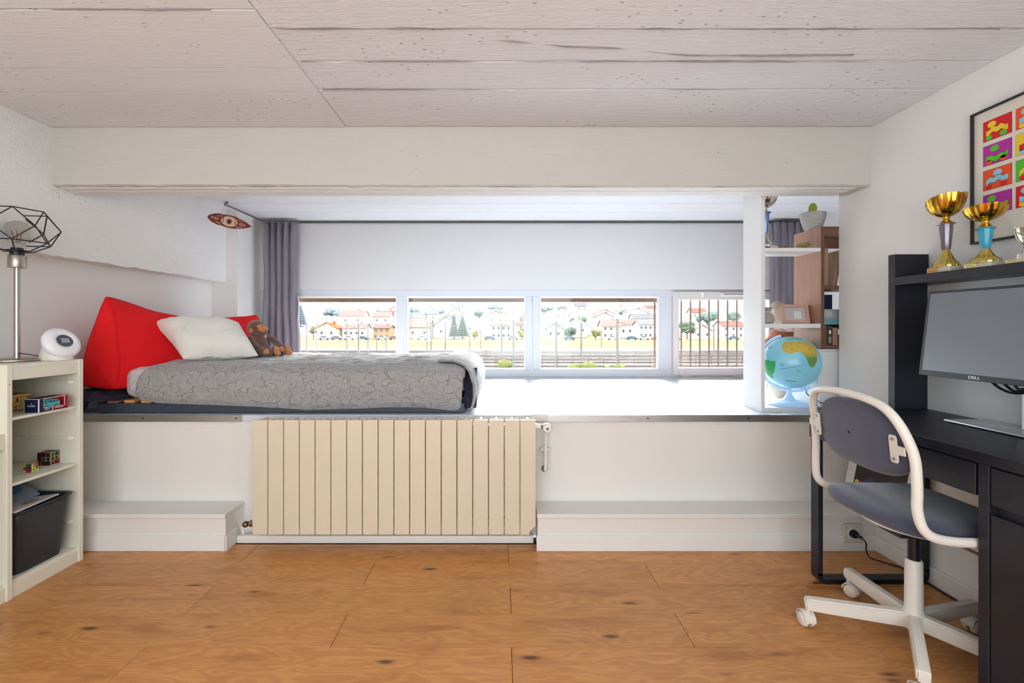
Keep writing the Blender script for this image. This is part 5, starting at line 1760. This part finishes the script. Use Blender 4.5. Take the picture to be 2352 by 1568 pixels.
# seat pad
def seat_out(a, k=1.0):
    c_, s_ = math.cos(a), math.sin(a)
    e_ = .55
    return Vector((1.452 + .215 * k * math.copysign(abs(c_) ** e_, c_), 1.612 + .228 * k * math.copysign(abs(s_) ** e_, s_), 0))
def seat(u, v):
    ang = 2 * PI * u
    prof = [(0, .0004, .517), (.18, .45, .520), (.34, .78, .517), (.46, .93, .506), (.56, .995, .490), (.66, .985, .472), (.76, .93, .460), (1, .05, .454)]
    k = lerp_list([(a, b) for a, b, c in prof], v)
    z = lerp_list([(a, c) for a, b, c in prof], v)
    p = seat_out(ang, k)
    z += .012 * ((p.x - 1.452) / .215) ** 2 * (1 if p.x < 1.452 else -.4) + .006 * math.sin((p.y - 1.612) * 6) ** 2
    return Vector((p.x, p.y, z))
d = MB(); d.grid(seat, 72, 26, closed_u=True)
o = d.build('seat', grey_blue, oc_, 180)
md = o.modifiers.new('s', 'SMOOTH'); md.iterations = 3
MB().lathe([(0, .440), (.15, .440), (.17, .446), (.17, .456), (0, .456)], 32, Matrix.Translation((1.46, 1.612, 0))).build('seat_shell', chair_white, oc_, 40)
box('tilt_plate', black_metal, 1.36, 1.54, 1.57, 1.67, .405, .441, oc_, .004)
MB().cyl((1.50, 1.60, .415), (1.52, 1.40, .400), .006, n=8).build('lever', steel, oc_, 40)
# back pad
def back(u, v):
    ang = 2 * PI * u
    prof = [(0, .0004, -.026), (.2, .5, -.025), (.36, .85, -.020), (.46, .97, -.008), (.54, 1.0, .004), (.64, .96, .016), (.76, .82, .024), (1, .0004, .028)]
    k = lerp_list([(a, b) for a, b, c in prof], v)
    t_ = lerp_list([(a, c) for a, b, c in prof], v)
    c_, s_ = math.cos(ang), math.sin(ang)
    e_ = .72
    yy = .222 * k * math.copysign(abs(c_) ** e_, c_)
    zz_ = .118 * k * math.copysign(abs(s_) ** e_, s_)
    x = 1.246 + t_ + .03 * (yy / .22) ** 2 * .6 - .10 * zz_ + .075 * yy
    return Vector((x, 1.617 + yy, .748 + zz_ + .010 * math.cos(yy * 7)))
d = MB(); d.grid(back, 80, 26, closed_u=True)
o = d.build('backrest', grey_blue, oc_, 180)
md = o.modifiers.new('s', 'SMOOTH'); md.iterations = 3
for (y_, s_, xo) in ((1.432, -1, 1.222), (1.806, 1, 1.244)):
    br = MB()
    BM = frame((xo, y_, .748), (0, -1, 0), (-.10, 0, 1))
    br.poly([(-.013 + .0, -.034), (-.009, -.042), (.009, -.042), (.013, -.034), (.013, -.014), (-s_ * .040, -.012) if s_ < 0 else (.013, -.010), (-s_ * .040, .014) if s_ < 0 else (.013, .0), (.013, .014), (.013, .036), (.009, .044), (-.009, .044), (-.013, .036)] if s_ < 0 else [(-.013, -.034), (-.009, -.042), (.009, -.042), (.013, -.034), (.013, .036), (.009, .044), (-.009, .044), (-.013, .036), (-.013, .014), (-.045, .014), (-.045, -.012), (-.013, -.012)], .005, BM)
    b_ = br.build('bracket', mat('bracket_cream', (228, 222, 210), .4), oc_, 30)
    for zz_ in (-.030, .032):
        MB().cyl(BM @ Vector((0, zz_, .005)), BM @ Vector((0, zz_, .007)), .0055, n=12).build('screw', steel, b_)
# column and star base
MB().cyl((ccx, ccy, .300), (ccx, ccy, .410), .0175, n=20).build('gas_lift', mat('lift_black', (28, 30, 36), .25), oc_, 40)
MB().lathe([(0, .075), (.034, .075), (.036, .085), (.034, .125), (.0265, .140), (.0255, .305), (.022, .312), (.018, .312)], 28, Matrix.Translation((ccx, ccy, 0))).build('column', chair_white, oc_, 40)
for k in range(5):
    a = math.radians(88 + 72 * k)
    R = Matrix.Translation((ccx, ccy, 0)) @ Matrix.Rotation(a, 4, 'Z')
    l_ = MB()
    l_.poly([(.02, .074), (.315, .070), (.328, .076), (.330, .108), (.320, .114), (.02, .128)], .034, R @ frame((0, .017, 0), (1, 0, 0), (0, 0, 1)))
    bmesh.ops.bevel(l_.bm, geom=l_.bm.edges[:], offset=.005, segments=2, affect='EDGES')
    l_.build('leg', chair_white, oc_, 40)
    sw = rnd.uniform(-.7, .7) + (1.2 if k in (0, 1) else 0)
    CM = R @ Matrix.Translation((.318, 0, 0)) @ Matrix.Rotation(sw, 4, 'Z')
    hb = MB()
    hood = [(.031 * math.cos(math.radians(q)), .029 + .031 * math.sin(math.radians(q))) for q in range(-5, 186, 12)]
    hood_in = [(.027 * math.cos(math.radians(q)), .029 + .027 * math.sin(math.radians(q))) for q in range(185, -6, -12)]
    hb.poly(hood + hood_in, .040, CM @ frame((-.012, .020, 0), (1, 0, 0), (0, 0, 1)))
    hb.cyl(CM @ Vector((0, 0, .052)), CM @ Vector((0, 0, .074)), .008, n=10)
    cst = hb.build('caster', chair_white, oc_, 40)
    for s_ in (-1, 1):
        WMx = CM @ Matrix.Translation((-.012, s_ * .006, .0265)) @ Matrix.Rotation(-s_ * PI / 2, 4, 'X')
        MB().lathe([(0, 0), (.0262, 0), (.0265, .004), (.0255, .012), (.020, .018), (.008, .020), (0, .020)], 24, WMx).build('wheel', chair_white, cst, 50)

# ================================================================== WALL SOCKET AND ITS CORD
so = thing('wall_socket', 'white wall socket with a black plug on the low step', 'socket', (1.758, 2.31, .048))
box('plate', mat('socket_plate', (214, 208, 196), .4), 1.712, 1.806, 2.302, 2.312, .046, .140, so, .003)
MB().lathe([(.026, 0), (.030, .0), (.030, .004), (.024, .004), (.022, -.004), (0, -.004)], 28, Matrix.Translation((1.759, 2.302, .094)) @ Matrix.Rotation(PI / 2, 4, 'X')).build('insert', mat('socket_white', (228, 224, 216), .35), so, 40)
pl = thing('power_plug', 'black plug and cord trailing from the socket to the desk', 'power cord', (1.76, 2.29, .09))
MB().cyl((1.759, 2.306, .094), (1.759, 2.285, .094), .021, .017, 20).cyl((1.759, 2.288, .094), (1.778, 2.268, .086), .009, .006, 10).build('plug', black_plastic, pl, 40)
MB().tube(spline([(1.776, 2.270, .087), (1.786, 2.255, .068), (1.783, 2.250, .036), (1.790, 2.235, .008), (1.83, 2.195, .0045), (1.850, 2.165, .0045), (1.868, 2.15, .0045), (1.872, 2.09, .0045), (1.868, 2.0, .0045), (1.866, 1.8, .0045), (1.868, 1.6, .0045), (1.866, 1.36, .0045)], 7), .0032, 7).build('cord', black_plastic, pl, 60)

# mounted print leaning under the desk
lb_ = thing('mounted_print', 'white mounted print leaning on the wall under the desk', 'print', (1.84, 2.25, .187))
LM = frame((1.806, 2.452, .1885), (0, -1, 0), (.20, 0, 1))
MB().box(0, .402, 0, .34, -.005, .0, .001, 1, LM).build('board', mat('mount_white', (236, 234, 228), .6), lb_)
MB().box(.055, .35, .05, .285, 0, .0006, 0, 1, LM).build('picture', mat('print_dark', (58, 52, 54), .5, var=(60, .5)), lb_)
for (x, y, r1, c_) in ((.075, .145, .012, (232, 196, 48)), (.10, .135, .022, (206, 40, 50)), (.15, .16, .03, (70, 80, 110)), (.22, .12, .035, (206, 150, 60)), (.28, .18, .03, (180, 60, 60))):
    MB().poly([(x + r1 * math.cos(2 * PI * k / 12) * (1 + .25 * math.sin(2.3 * k)), y + r1 * .9 * math.sin(2 * PI * k / 12)) for k in range(12)], .0011, LM).build('colour_patch', mat('ink_%d_%d_%d' % c_, c_, .6), lb_)
# ================================================================== OUTSIDE: railway, embankment, suburb on a hill
GZ = -6.0
prof = [(6, GZ), (148, GZ), (152, GZ + .4), (160, -4.0), (200, -4.0), (215, -1.0), (240, 1.5), (300, 4.8), (350, 8.0), (380, 10.5), (450, 15.5), (560, 25), (700, 38), (760, 40)]
def ground_z(x, y):
    z = lerp_list(prof, y)
    if y > 205:
        z += (y - 205) * .02 * nz(x * .006, y * .004) + 1.0 * nz(x * .02, y * .02)
    return z
gn = NT('rail_ground')
_n1 = gn.noise(gn.coords('Object', (.05, .12, 1)), 3, 6)
gn.put(gn.b, 'Base Color', gn.mix(_n1, lin((116, 108, 98)), lin((110, 112, 72))))
gn.put(gn.b, 'Roughness', 1.0); gn.put(gn.b, 'Specular IOR Level', 0.0)
gs = NT('dry_grass')
_n1 = gs.noise(gs.coords('Object', (.08, .2, .2)), 3, 6)
gs.put(gs.b, 'Base Color', gs.mix(gs.step(_n1, .35, .65), lin((94, 98, 72)), lin((108, 96, 82))))
gs.put(gs.b, 'Roughness', 1.0); gs.put(gs.b, 'Specular IOR Level', 0.0)
hl = NT('hill_green')  # greyed hill tones, haze painted into the colour
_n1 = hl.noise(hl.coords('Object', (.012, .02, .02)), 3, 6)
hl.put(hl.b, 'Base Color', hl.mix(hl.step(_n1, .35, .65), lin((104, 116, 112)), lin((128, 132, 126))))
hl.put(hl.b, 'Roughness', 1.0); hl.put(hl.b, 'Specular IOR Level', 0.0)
def strip(name, y0, y1, ny, m, label):
    d = MB()
    d.grid(lambda u, v: Vector(((-1 + 2 * u) * (y1 * 1.25 + 20), y0 + (y1 - y0) * v, ground_z((-1 + 2 * u) * (y1 * 1.25 + 20), y0 + (y1 - y0) * v))), 90, ny)
    o = d.build(name, m, None, 180)
    return tag(o, label, 'ground', kind=S)
strip('ground_railway', 6, 148, 12, gn.m, 'pale gravel ground of the railway yard outside')
strip('ground_embankment', 148, 206, 16, gs.m, 'grassy embankment beyond the railway tracks')
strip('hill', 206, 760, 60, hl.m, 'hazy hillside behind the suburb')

# tracks: ballast with two rails each
bal = mat('ballast', (122, 110, 102), 1, spec=0); rl = mat('rail_steel', (58, 48, 44), .6)
for k, (ty, lab) in enumerate(((79.9, 'railway track nearest to the window'), (88, 'second railway track from the window'), (94.6, 'third railway track from the window'), (99.5, 'fourth railway track from the window'), (106, 'fifth railway track from the window'), (110, 'sixth railway track from the window'), (115.5, 'seventh railway track from the window'), (121.5, 'eighth railway track from the window'), (126, 'railway track nearest to the embankment'))):
    t = thing('railway_track', lab, 'railway track', (0, ty, GZ), group='railway tracks outside')
    box('ballast', bal, -130, 150, ty - 1.35, ty + 1.35, GZ - .1, GZ + .12, t)
    for s_ in (-.75, .75):
        box('rail', rl, -130, 150, ty + s_ - .09, ty + s_ + .09, GZ + .12, GZ + .36, t)

# masts
mast_m = mat('mast_grey', (92, 90, 90), .6)
masts = [(-49.6, 118.1, 1.5), (-51.8, 130.3, 1.9), (-39.3, 118.1, 1.8), (-31.4, 102.1, 1.7), (-32.4, 112.8, 1.6), (-35.0, 130.3, -.3), (-32.3, 130.3, -1.6), (-18.8, 118.1, 2.2), (-14.6, 96.9, 2.2), (-11.6, 96.9, 2.0),
         (-8.7, 130.3, .6), (-6.1, 140.0, -.5), (.2, 92.2, 1.7), (2.1, 75.6, 2.1), (9.1, 75.6, 1.8), (16.1, 92.2, 1.8), (31.7, 145.3, -.5), (19.1, 75.6, 2.3), (32.3, 84.0, 1.4), (52.1, 112.8, .9)]
mnames = ['first mast from the curtain', 'second mast from the curtain', 'slim mast in the middle of the first pane', 'sturdy pale mast in the first pane', 'mast with an arm beside the sturdy pale mast', 'short post by the embankment in the first pane', 'shorter post by the embankment in the first pane',
          'slim mast at the edge of the second pane', 'sturdy mast near the start of the second pane', 'pale mast left of the two conifers', 'slim post just right of the conifers', 'low post at the embankment in the second pane', 'dark mast in front of the white house', 'tall near mast at the end of the second pane',
          'tall near mast at the start of the third pane', 'slim mast before the pale gabled house', 'low post at the embankment in the third pane', 'tall near mast in the middle of the third pane', 'mast at the first bar of the guarded pane', 'mast between the window bars']
for (mx_, my_, mz_), nm in zip(masts, mnames):
    r_ = .16 if my_ < 105 else .12
    t = thing('railway_mast', 'grey railway ' + nm, 'mast', (mx_, my_, GZ), group='railway masts outside')
    MB().box(mx_ - r_, mx_ + r_, my_ - r_, my_ + r_, GZ, mz_).build('post', mast_m, t)
    if mz_ > .8:
        MB().cyl((mx_, my_, mz_ - .5), (mx_ + 2.2, my_, mz_ - 1.0), .06, n=6).build('arm', mast_m, t)
        MB().cyl((mx_, my_, mz_ - 1.9), (mx_ + 2.2, my_, mz_ - 1.0), .05, n=6).build('brace', mast_m, t)
    else:
        box('sign_plate', mast_m, mx_ - .5, mx_ + .5, my_ - .1, my_ + .1, mz_ - .4, mz_, t)

# wire fence in front of the tracks
fe = thing('wire_fence', 'thin dark post and wire fence in front of the tracks', 'fence', (15, 78, GZ))
for k in range(20):
    fx = -6 + k * 2.6
    MB().cyl((fx, 78, GZ), (fx, 78, GZ + 2.2), .05, n=6).build('post', rl, fe)
for zz_ in (1.1, 2.1):
    MB().cyl((-6, 78, GZ + zz_), (43.4, 78, GZ + zz_), .025, n=5).build('wire', rl, fe)

# houses: walls, gable roof, windows one by one
def house(name, label, x, y, wd, z0, ze, zt, wall_c, roof_c, ridge='x', nwin=3, rows=2, door=False, dep=8.0):
    z0 = min(z0, ground_z(x, y)) - .2
    t = thing(name, label, 'house', (x, y, z0), group='suburban houses on the hill')
    wm = mat('render_%d_%d_%d' % wall_c, wall_c, 1, spec=0); rm = mat('roof_%d_%d_%d' % roof_c, roof_c, 1, spec=0)
    a, b = x - wd / 2, x + wd / 2
    yf, yb = y, y + dep
    if ridge == 'x':
        MB().poly([(yf, z0), (yb, z0), (yb, ze), ((yf + yb) / 2, zt), (yf, ze)], wd, frame((a, 0, 0), (0, 1, 0), (0, 0, 1))).build('walls', wm, t)
        for s_ in (0, 1):
            ya, zb = ((yf - .5, ze - .35) if s_ == 0 else (yb + .5, ze - .35))
            r_ = MB()
            vv = [r_.bm.verts.new(p) for p in ((a - .4, ya, zb), (b + .4, ya, zb), (b + .4, (yf + yb) / 2, zt + .15), (a - .4, (yf + yb) / 2, zt + .15))]
            vv2 = [r_.bm.verts.new(v.co + Vector((0, 0, .22))) for v in vv]
            r_.bm.faces.new(vv); r_.bm.faces.new(list(reversed(vv2)))
            for k in range(4):
                r_.bm.faces.new((vv[k], vv[(k + 1) % 4], vv2[(k + 1) % 4], vv2[k]))
            r_.build('roof', rm, t)
    else:
        MB().poly([(a, z0), (b, z0), (b, ze), (x, zt), (a, ze)], dep, frame((0, yb, 0), (1, 0, 0), (0, 0, 1))).build('walls', wm, t)
        for s_ in (-1, 1):
            r_ = MB()
            e_ = x + s_ * (wd / 2 + .5)
            vv = [r_.bm.verts.new(p) for p in ((e_, yf - .5, ze - .35), (e_, yb + .4, ze - .35), (x, yb + .4, zt + .15), (x, yf - .5, zt + .15))]
            vv2 = [r_.bm.verts.new(v.co + Vector((0, 0, .24))) for v in vv]
            r_.bm.faces.new(vv); r_.bm.faces.new(list(reversed(vv2)))
            for k in range(4):
                r_.bm.faces.new((vv[k], vv[(k + 1) % 4], vv2[(k + 1) % 4], vv2[k]))
            r_.build('roof', rm, t)
    wmat_ = mat('house_window', (70, 70, 76), .3)
    hgt = ze - z0
    for r_ in range(rows):
        for k in range(nwin):
            wx = a + wd * (k + .5) / nwin
            wz = z0 + hgt * (r_ + .55) / rows
            box('window', wmat_, wx - .45, wx + .45, yf - .06, yf + .05, wz - .55, wz + .55, t)
    box('chimney', rm, x + wd * .22 - .3, x + wd * .22 + .3, (yf + yb) / 2 - .3, (yf + yb) / 2 + .3, zt - .8, zt + .9, t)
    return t
Wh, Cr, Pk, Og = (196, 194, 190), (180, 168, 148), (160, 140, 132), (150, 116, 92)
Rr, Rg, Rp = (110, 82, 74), (100, 98, 100), (122, 100, 95)  # roof tones greyed, the haze of distance put into the colour
HS = [('gabled_house', 'cream house with orange roof nearest the bed curtain', -68.7, 182, 7.6, -3.8, .4, 2.2, Cr, (134, 74, 48), 'y', 2, 1),
      ('row_house', 'long pink roofed house in the first pane', -59.2, 186, 9.1, -4.1, .3, 1.8, Wh, Rp, 'x', 4, 1),
      ('brick_house', 'small orange fronted house in the first pane', -46.0, 178, 6.4, -3.9, .5, 1.1, Og, Rr, 'x', 3, 2),
      ('pink_house', 'pink roofed house at the start of the second pane', -32.7, 184, 9.2, -4.3, .8, 3.6, Pk, Rp, 'x', 2, 1),
      ('white_house', 'large white gabled house left of the conifers', -22.4, 190, 9.0, -4.4, 1.7, 4.7, Wh, Rg, 'y', 2, 1),
      ('villa', 'white two-storey house with small windows at the end of the second pane', .2, 180, 7.8, -3.8, 1.5, 2.8, Wh, Rp, 'x', 4, 2),
      ('balcony_house', 'pale house with a balcony behind the middle mullion', 11.4, 195, 8.8, -4.0, 1.5, 2.6, Cr, Rr, 'x', 3, 2),
      ('cottage', 'low white cottage at the start of the third pane', 20.8, 178, 6.0, -3.6, .1, 1.8, Wh, Rg, 'y', 2, 1),
      ('gabled_house', 'pale gabled house backed by a green tree in the third pane', 34.0, 200, 6.8, -3.4, 1.9, 4.0, Wh, (130, 134, 118), 'y', 2, 1),
      ('terrace_house', 'cream terrace house in the middle of the third pane', 45.0, 188, 7.1, -3.5, 1.1, 3.3, Cr, Rp, 'x', 3, 2),
      ('terrace_house', 'white house with pale tiled roof in the third pane', 54.4, 194, 8.4, -4.0, 1.5, 3.5, Wh, Rp, 'x', 3, 1),
      ('long_house', 'long low white building with a row of windows in the third pane', 59.9, 182, 10.6, -3.7, 1.8, 2.8, Wh, Rg, 'x', 6, 2),
      ('gabled_house', 'pink trimmed gabled house behind the window bars', 78.8, 180, 6.8, -3.8, -.6, 1.1, Wh, Rp, 'y', 2, 1),
      ('white_house', 'white house behind the last window bars', 96.9, 192, 9.1, -4.1, 1.1, 2.9, Wh, Rr, 'x', 3, 2)]
for a in HS:
    house(*a)
# balcony on one of them
bh = [o for o in bpy.data.objects if o.name == 'balcony_house'][0]
box('balcony', mat('balcony_dark', (64, 62, 64), .6), 8.4, 11.2, 193.6, 195.0, -1.4, -.3, bh)
# the upper rows climb the hill
TREE_SPOTS = ((36.1, 215, 8.5), (85.8, 262, 8), (107.5, 240, 11), (-14.2, 305, 7.5), (-3.6, 385, 16), (-43.6, 335, 6), (-114.7, 325, 6), (-128.8, 352, 13), (34, 362, 14), (48.9, 372, 9), (93, 342, 12), (-87.2, 332, 6), (127.4, 252, 8), (-66, 352, 9), (-99.8, 230, 5.5))
hr = random.Random(5)
words = ['first', 'second', 'third', 'fourth', 'fifth', 'sixth', 'seventh', 'eighth', 'ninth', 'tenth', 'eleventh', 'twelfth']
for row, (yy, xs) in enumerate(((232, (-78, -60, -41, -21, -3, 17, 36, 56, 74, 95, 116)), (290, (-96, -70, -47, -28, -6, 18, 40, 62, 84, 106, 130)), (370, (-116, -88, -62, -36, -10, 14, 42, 70, 96, 124)))):
    q = -1
    for xx in xs:
        y_ = yy + hr.uniform(-14, 14); x_ = xx + hr.uniform(-4, 4)
        z_ = ground_z(x_, y_)
        if any(abs(x_ - p[0]) < p[2] / 2 + 9 and -15 < p[1] - y_ < 20 for p in TREE_SPOTS):
            continue
        q += 1
        hgt = hr.uniform(3.4, 5.2)
        house('hillside_house', 'hazy hillside house, %s from the curtain in the %s row' % (words[q], ('lowest', 'middle', 'uppermost')[row]), x_, y_, hr.uniform(8, 13), z_, z_ + hgt, z_ + hgt + hr.uniform(1.6, 2.8), hr.choice((Wh, Cr, Wh, Pk)), hr.choice((Rp, Rg, Rr, Rp)), hr.choice('xyx'), hr.choice((2, 3)), 1, dep=9)

# trees
def leaf(c):  # far trees get paler, bluer tones: haze painted into the colour
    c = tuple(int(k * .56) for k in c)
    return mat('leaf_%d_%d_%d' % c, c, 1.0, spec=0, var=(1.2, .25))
trunk_m = mat('trunk', (84, 72, 64), .9)
def conifer(label, x, y, w, z0, zt, c):
    t = thing('conifer', label, 'tree', (x, y, z0), group='conifers in the suburb')
    MB().cyl((x, y, z0 - .3), (x, y, z0 + 1.4), .22, n=8).build('trunk', trunk_m, t)
    m = MB()
    n = 9
    H = zt - z0
    for k in range(n):
        zb = z0 + H * (.10 + .86 * k / n)
        r = w * .62 * (1 - k / n) + .15
        ring = []
        for q in range(22):
            a = 2 * PI * q / 22
            rr = r * (1.12 if q % 2 else .74) * (1 + .12 * nz(q, k, x))
            ring.append(m.bm.verts.new((x + rr * math.cos(a), y + rr * math.sin(a), zb - .25 * (q % 2))))
        top = m.bm.verts.new((x, y, min(zt, zb + H * .24)))
        for q in range(22):
            m.bm.faces.new((ring[q], ring[(q + 1) % 22], top))
        m.bm.faces.new(list(reversed(ring)))
    m.build('crown', leaf(c), t)
conifer('pointed dark conifer, left one of the pair in the second pane', -17.8, 176, 3.4, -3.9, 5.8, (150, 164, 156))
conifer('fuller green conifer, right one of the pair in the second pane', -15.2, 184, 4.6, -4.0, 5.7, (152, 172, 154))
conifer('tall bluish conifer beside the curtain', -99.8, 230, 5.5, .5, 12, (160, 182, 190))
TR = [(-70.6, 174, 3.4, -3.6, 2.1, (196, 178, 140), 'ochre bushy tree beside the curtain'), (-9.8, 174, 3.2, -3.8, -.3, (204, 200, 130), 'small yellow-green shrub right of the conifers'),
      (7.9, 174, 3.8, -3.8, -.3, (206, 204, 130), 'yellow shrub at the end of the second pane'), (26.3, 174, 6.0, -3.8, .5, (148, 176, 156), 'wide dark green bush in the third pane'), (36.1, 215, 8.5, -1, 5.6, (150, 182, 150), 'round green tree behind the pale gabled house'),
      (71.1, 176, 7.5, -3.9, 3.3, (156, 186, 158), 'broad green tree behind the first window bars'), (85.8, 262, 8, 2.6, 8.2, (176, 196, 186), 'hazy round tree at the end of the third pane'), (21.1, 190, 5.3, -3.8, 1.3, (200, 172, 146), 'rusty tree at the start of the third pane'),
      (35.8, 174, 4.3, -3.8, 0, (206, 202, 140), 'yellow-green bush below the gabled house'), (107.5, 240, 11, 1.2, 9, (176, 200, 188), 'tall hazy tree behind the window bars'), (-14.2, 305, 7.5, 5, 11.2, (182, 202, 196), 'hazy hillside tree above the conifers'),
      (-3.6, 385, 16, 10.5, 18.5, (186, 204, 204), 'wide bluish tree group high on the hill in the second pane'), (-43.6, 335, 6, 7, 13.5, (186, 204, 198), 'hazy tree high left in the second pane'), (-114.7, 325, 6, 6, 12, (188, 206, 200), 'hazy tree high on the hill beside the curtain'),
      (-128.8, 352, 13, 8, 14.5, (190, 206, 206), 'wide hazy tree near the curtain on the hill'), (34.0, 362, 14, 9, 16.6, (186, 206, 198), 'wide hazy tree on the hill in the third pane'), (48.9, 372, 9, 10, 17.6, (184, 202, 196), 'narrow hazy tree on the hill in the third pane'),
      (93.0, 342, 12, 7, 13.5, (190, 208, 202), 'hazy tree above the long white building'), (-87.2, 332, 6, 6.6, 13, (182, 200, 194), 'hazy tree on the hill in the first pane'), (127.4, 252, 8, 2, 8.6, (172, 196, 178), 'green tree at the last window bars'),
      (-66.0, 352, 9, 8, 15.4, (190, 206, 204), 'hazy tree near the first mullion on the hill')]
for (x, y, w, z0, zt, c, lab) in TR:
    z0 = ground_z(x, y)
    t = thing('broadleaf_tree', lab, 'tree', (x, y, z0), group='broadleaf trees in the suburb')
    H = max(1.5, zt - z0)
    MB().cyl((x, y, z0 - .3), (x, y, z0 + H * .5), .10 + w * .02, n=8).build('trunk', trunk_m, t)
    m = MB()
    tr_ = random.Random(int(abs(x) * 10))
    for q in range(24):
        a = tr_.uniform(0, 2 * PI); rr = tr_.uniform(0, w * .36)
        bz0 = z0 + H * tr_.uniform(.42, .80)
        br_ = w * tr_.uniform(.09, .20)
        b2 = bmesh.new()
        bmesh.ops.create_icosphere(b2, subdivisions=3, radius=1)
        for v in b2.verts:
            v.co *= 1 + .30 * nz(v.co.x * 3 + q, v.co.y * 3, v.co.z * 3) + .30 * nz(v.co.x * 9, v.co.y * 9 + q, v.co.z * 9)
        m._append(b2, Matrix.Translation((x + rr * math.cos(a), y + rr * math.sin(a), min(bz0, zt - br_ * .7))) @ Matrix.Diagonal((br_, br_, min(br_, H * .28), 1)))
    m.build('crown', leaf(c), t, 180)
# shrubs in the railway yard
for (x, y, w, h, lab) in ((.6, 76.8, 2.2, 1.5, 'pale green shrub before the tracks beside the duvet'), (13, 74, 3.6, 1.3, 'yellow-green shrub at the fence under the third pane'), (18.3, 74, 2.6, 1.0, 'small shrub at the fence in the middle of the third pane'), (25.5, 74, 2.8, 1.0, 'small shrub at the fence right in the third pane')):
    m = MB()
    sr = random.Random(int(x * 10))
    for q in range(12):
        b2 = bmesh.new()
        bmesh.ops.create_icosphere(b2, subdivisions=2, radius=1)
        for v in b2.verts:
            v.co *= 1 + .35 * nz(v.co.x * 3 + q, v.co.y * 3, v.co.z * 3) + .35 * nz(v.co.x * 8, v.co.y * 8 + q, v.co.z * 8)
        r_ = h * sr.uniform(.28, .5)
        m._append(b2, Matrix.Translation((x + sr.uniform(-.5, .5) * w, y + sr.uniform(-.6, .6), GZ + r_ * sr.uniform(.6, 1.2))) @ Matrix.Diagonal((r_ * 1.2, r_, r_, 1)))
    tag(m.build('yard_shrub', leaf((180, 186, 110)), None, 180), lab, 'shrub', 'shrubs along the railway')

# parked cars in a row on top of the embankment
cl_ = [(120, 124, 130), (70, 88, 104), (190, 190, 190), (48, 70, 88), (140, 140, 138), (110, 70, 64), (200, 202, 204), (58, 88, 100)]
cname = ['silver', 'steel blue', 'white', 'dark blue', 'pale grey', 'reddish', 'bright white', 'teal blue']
spots = (-64, -59.5, -55, -50, -43, -38.5, -28.5, -4, 4.5, 25, 40.5, 47.5, 52.0, 57.0, 63.5, 84.5)
for q, cx in enumerate(spots):
    col = cl_[q % 8]
    t = thing('parked_car', 'far %s car, %s in the row above the embankment' % (cname[q % 8], (words + ['thirteenth', 'fourteenth', 'fifteenth', 'sixteenth'])[q]), 'car', (cx, 168, -4), group='parked cars above the embankment')
    cm = mat('car_%d_%d_%d' % col, col, .35)
    MB().poly([(-2.1, .35), (2.1, .35), (2.15, .8), (1.3, .95), (.7, 1.45), (-1.2, 1.45), (-1.9, .95), (-2.15, .85)], 1.7, frame((cx, 168.85, -4.0), (1, 0, 0), (0, 0, 1))).build('body', cm, t)
    box('glazing', mat('house_window'), cx - 1.1, cx + .7, 167.1, 167.16, -3.02, -2.64, t)
    for wx in (-1.3, 1.3):
        MB().cyl((cx + wx, 167.1, -3.68), (cx + wx, 167.3, -3.68), .33, n=12).build('wheel', black_plastic, t)
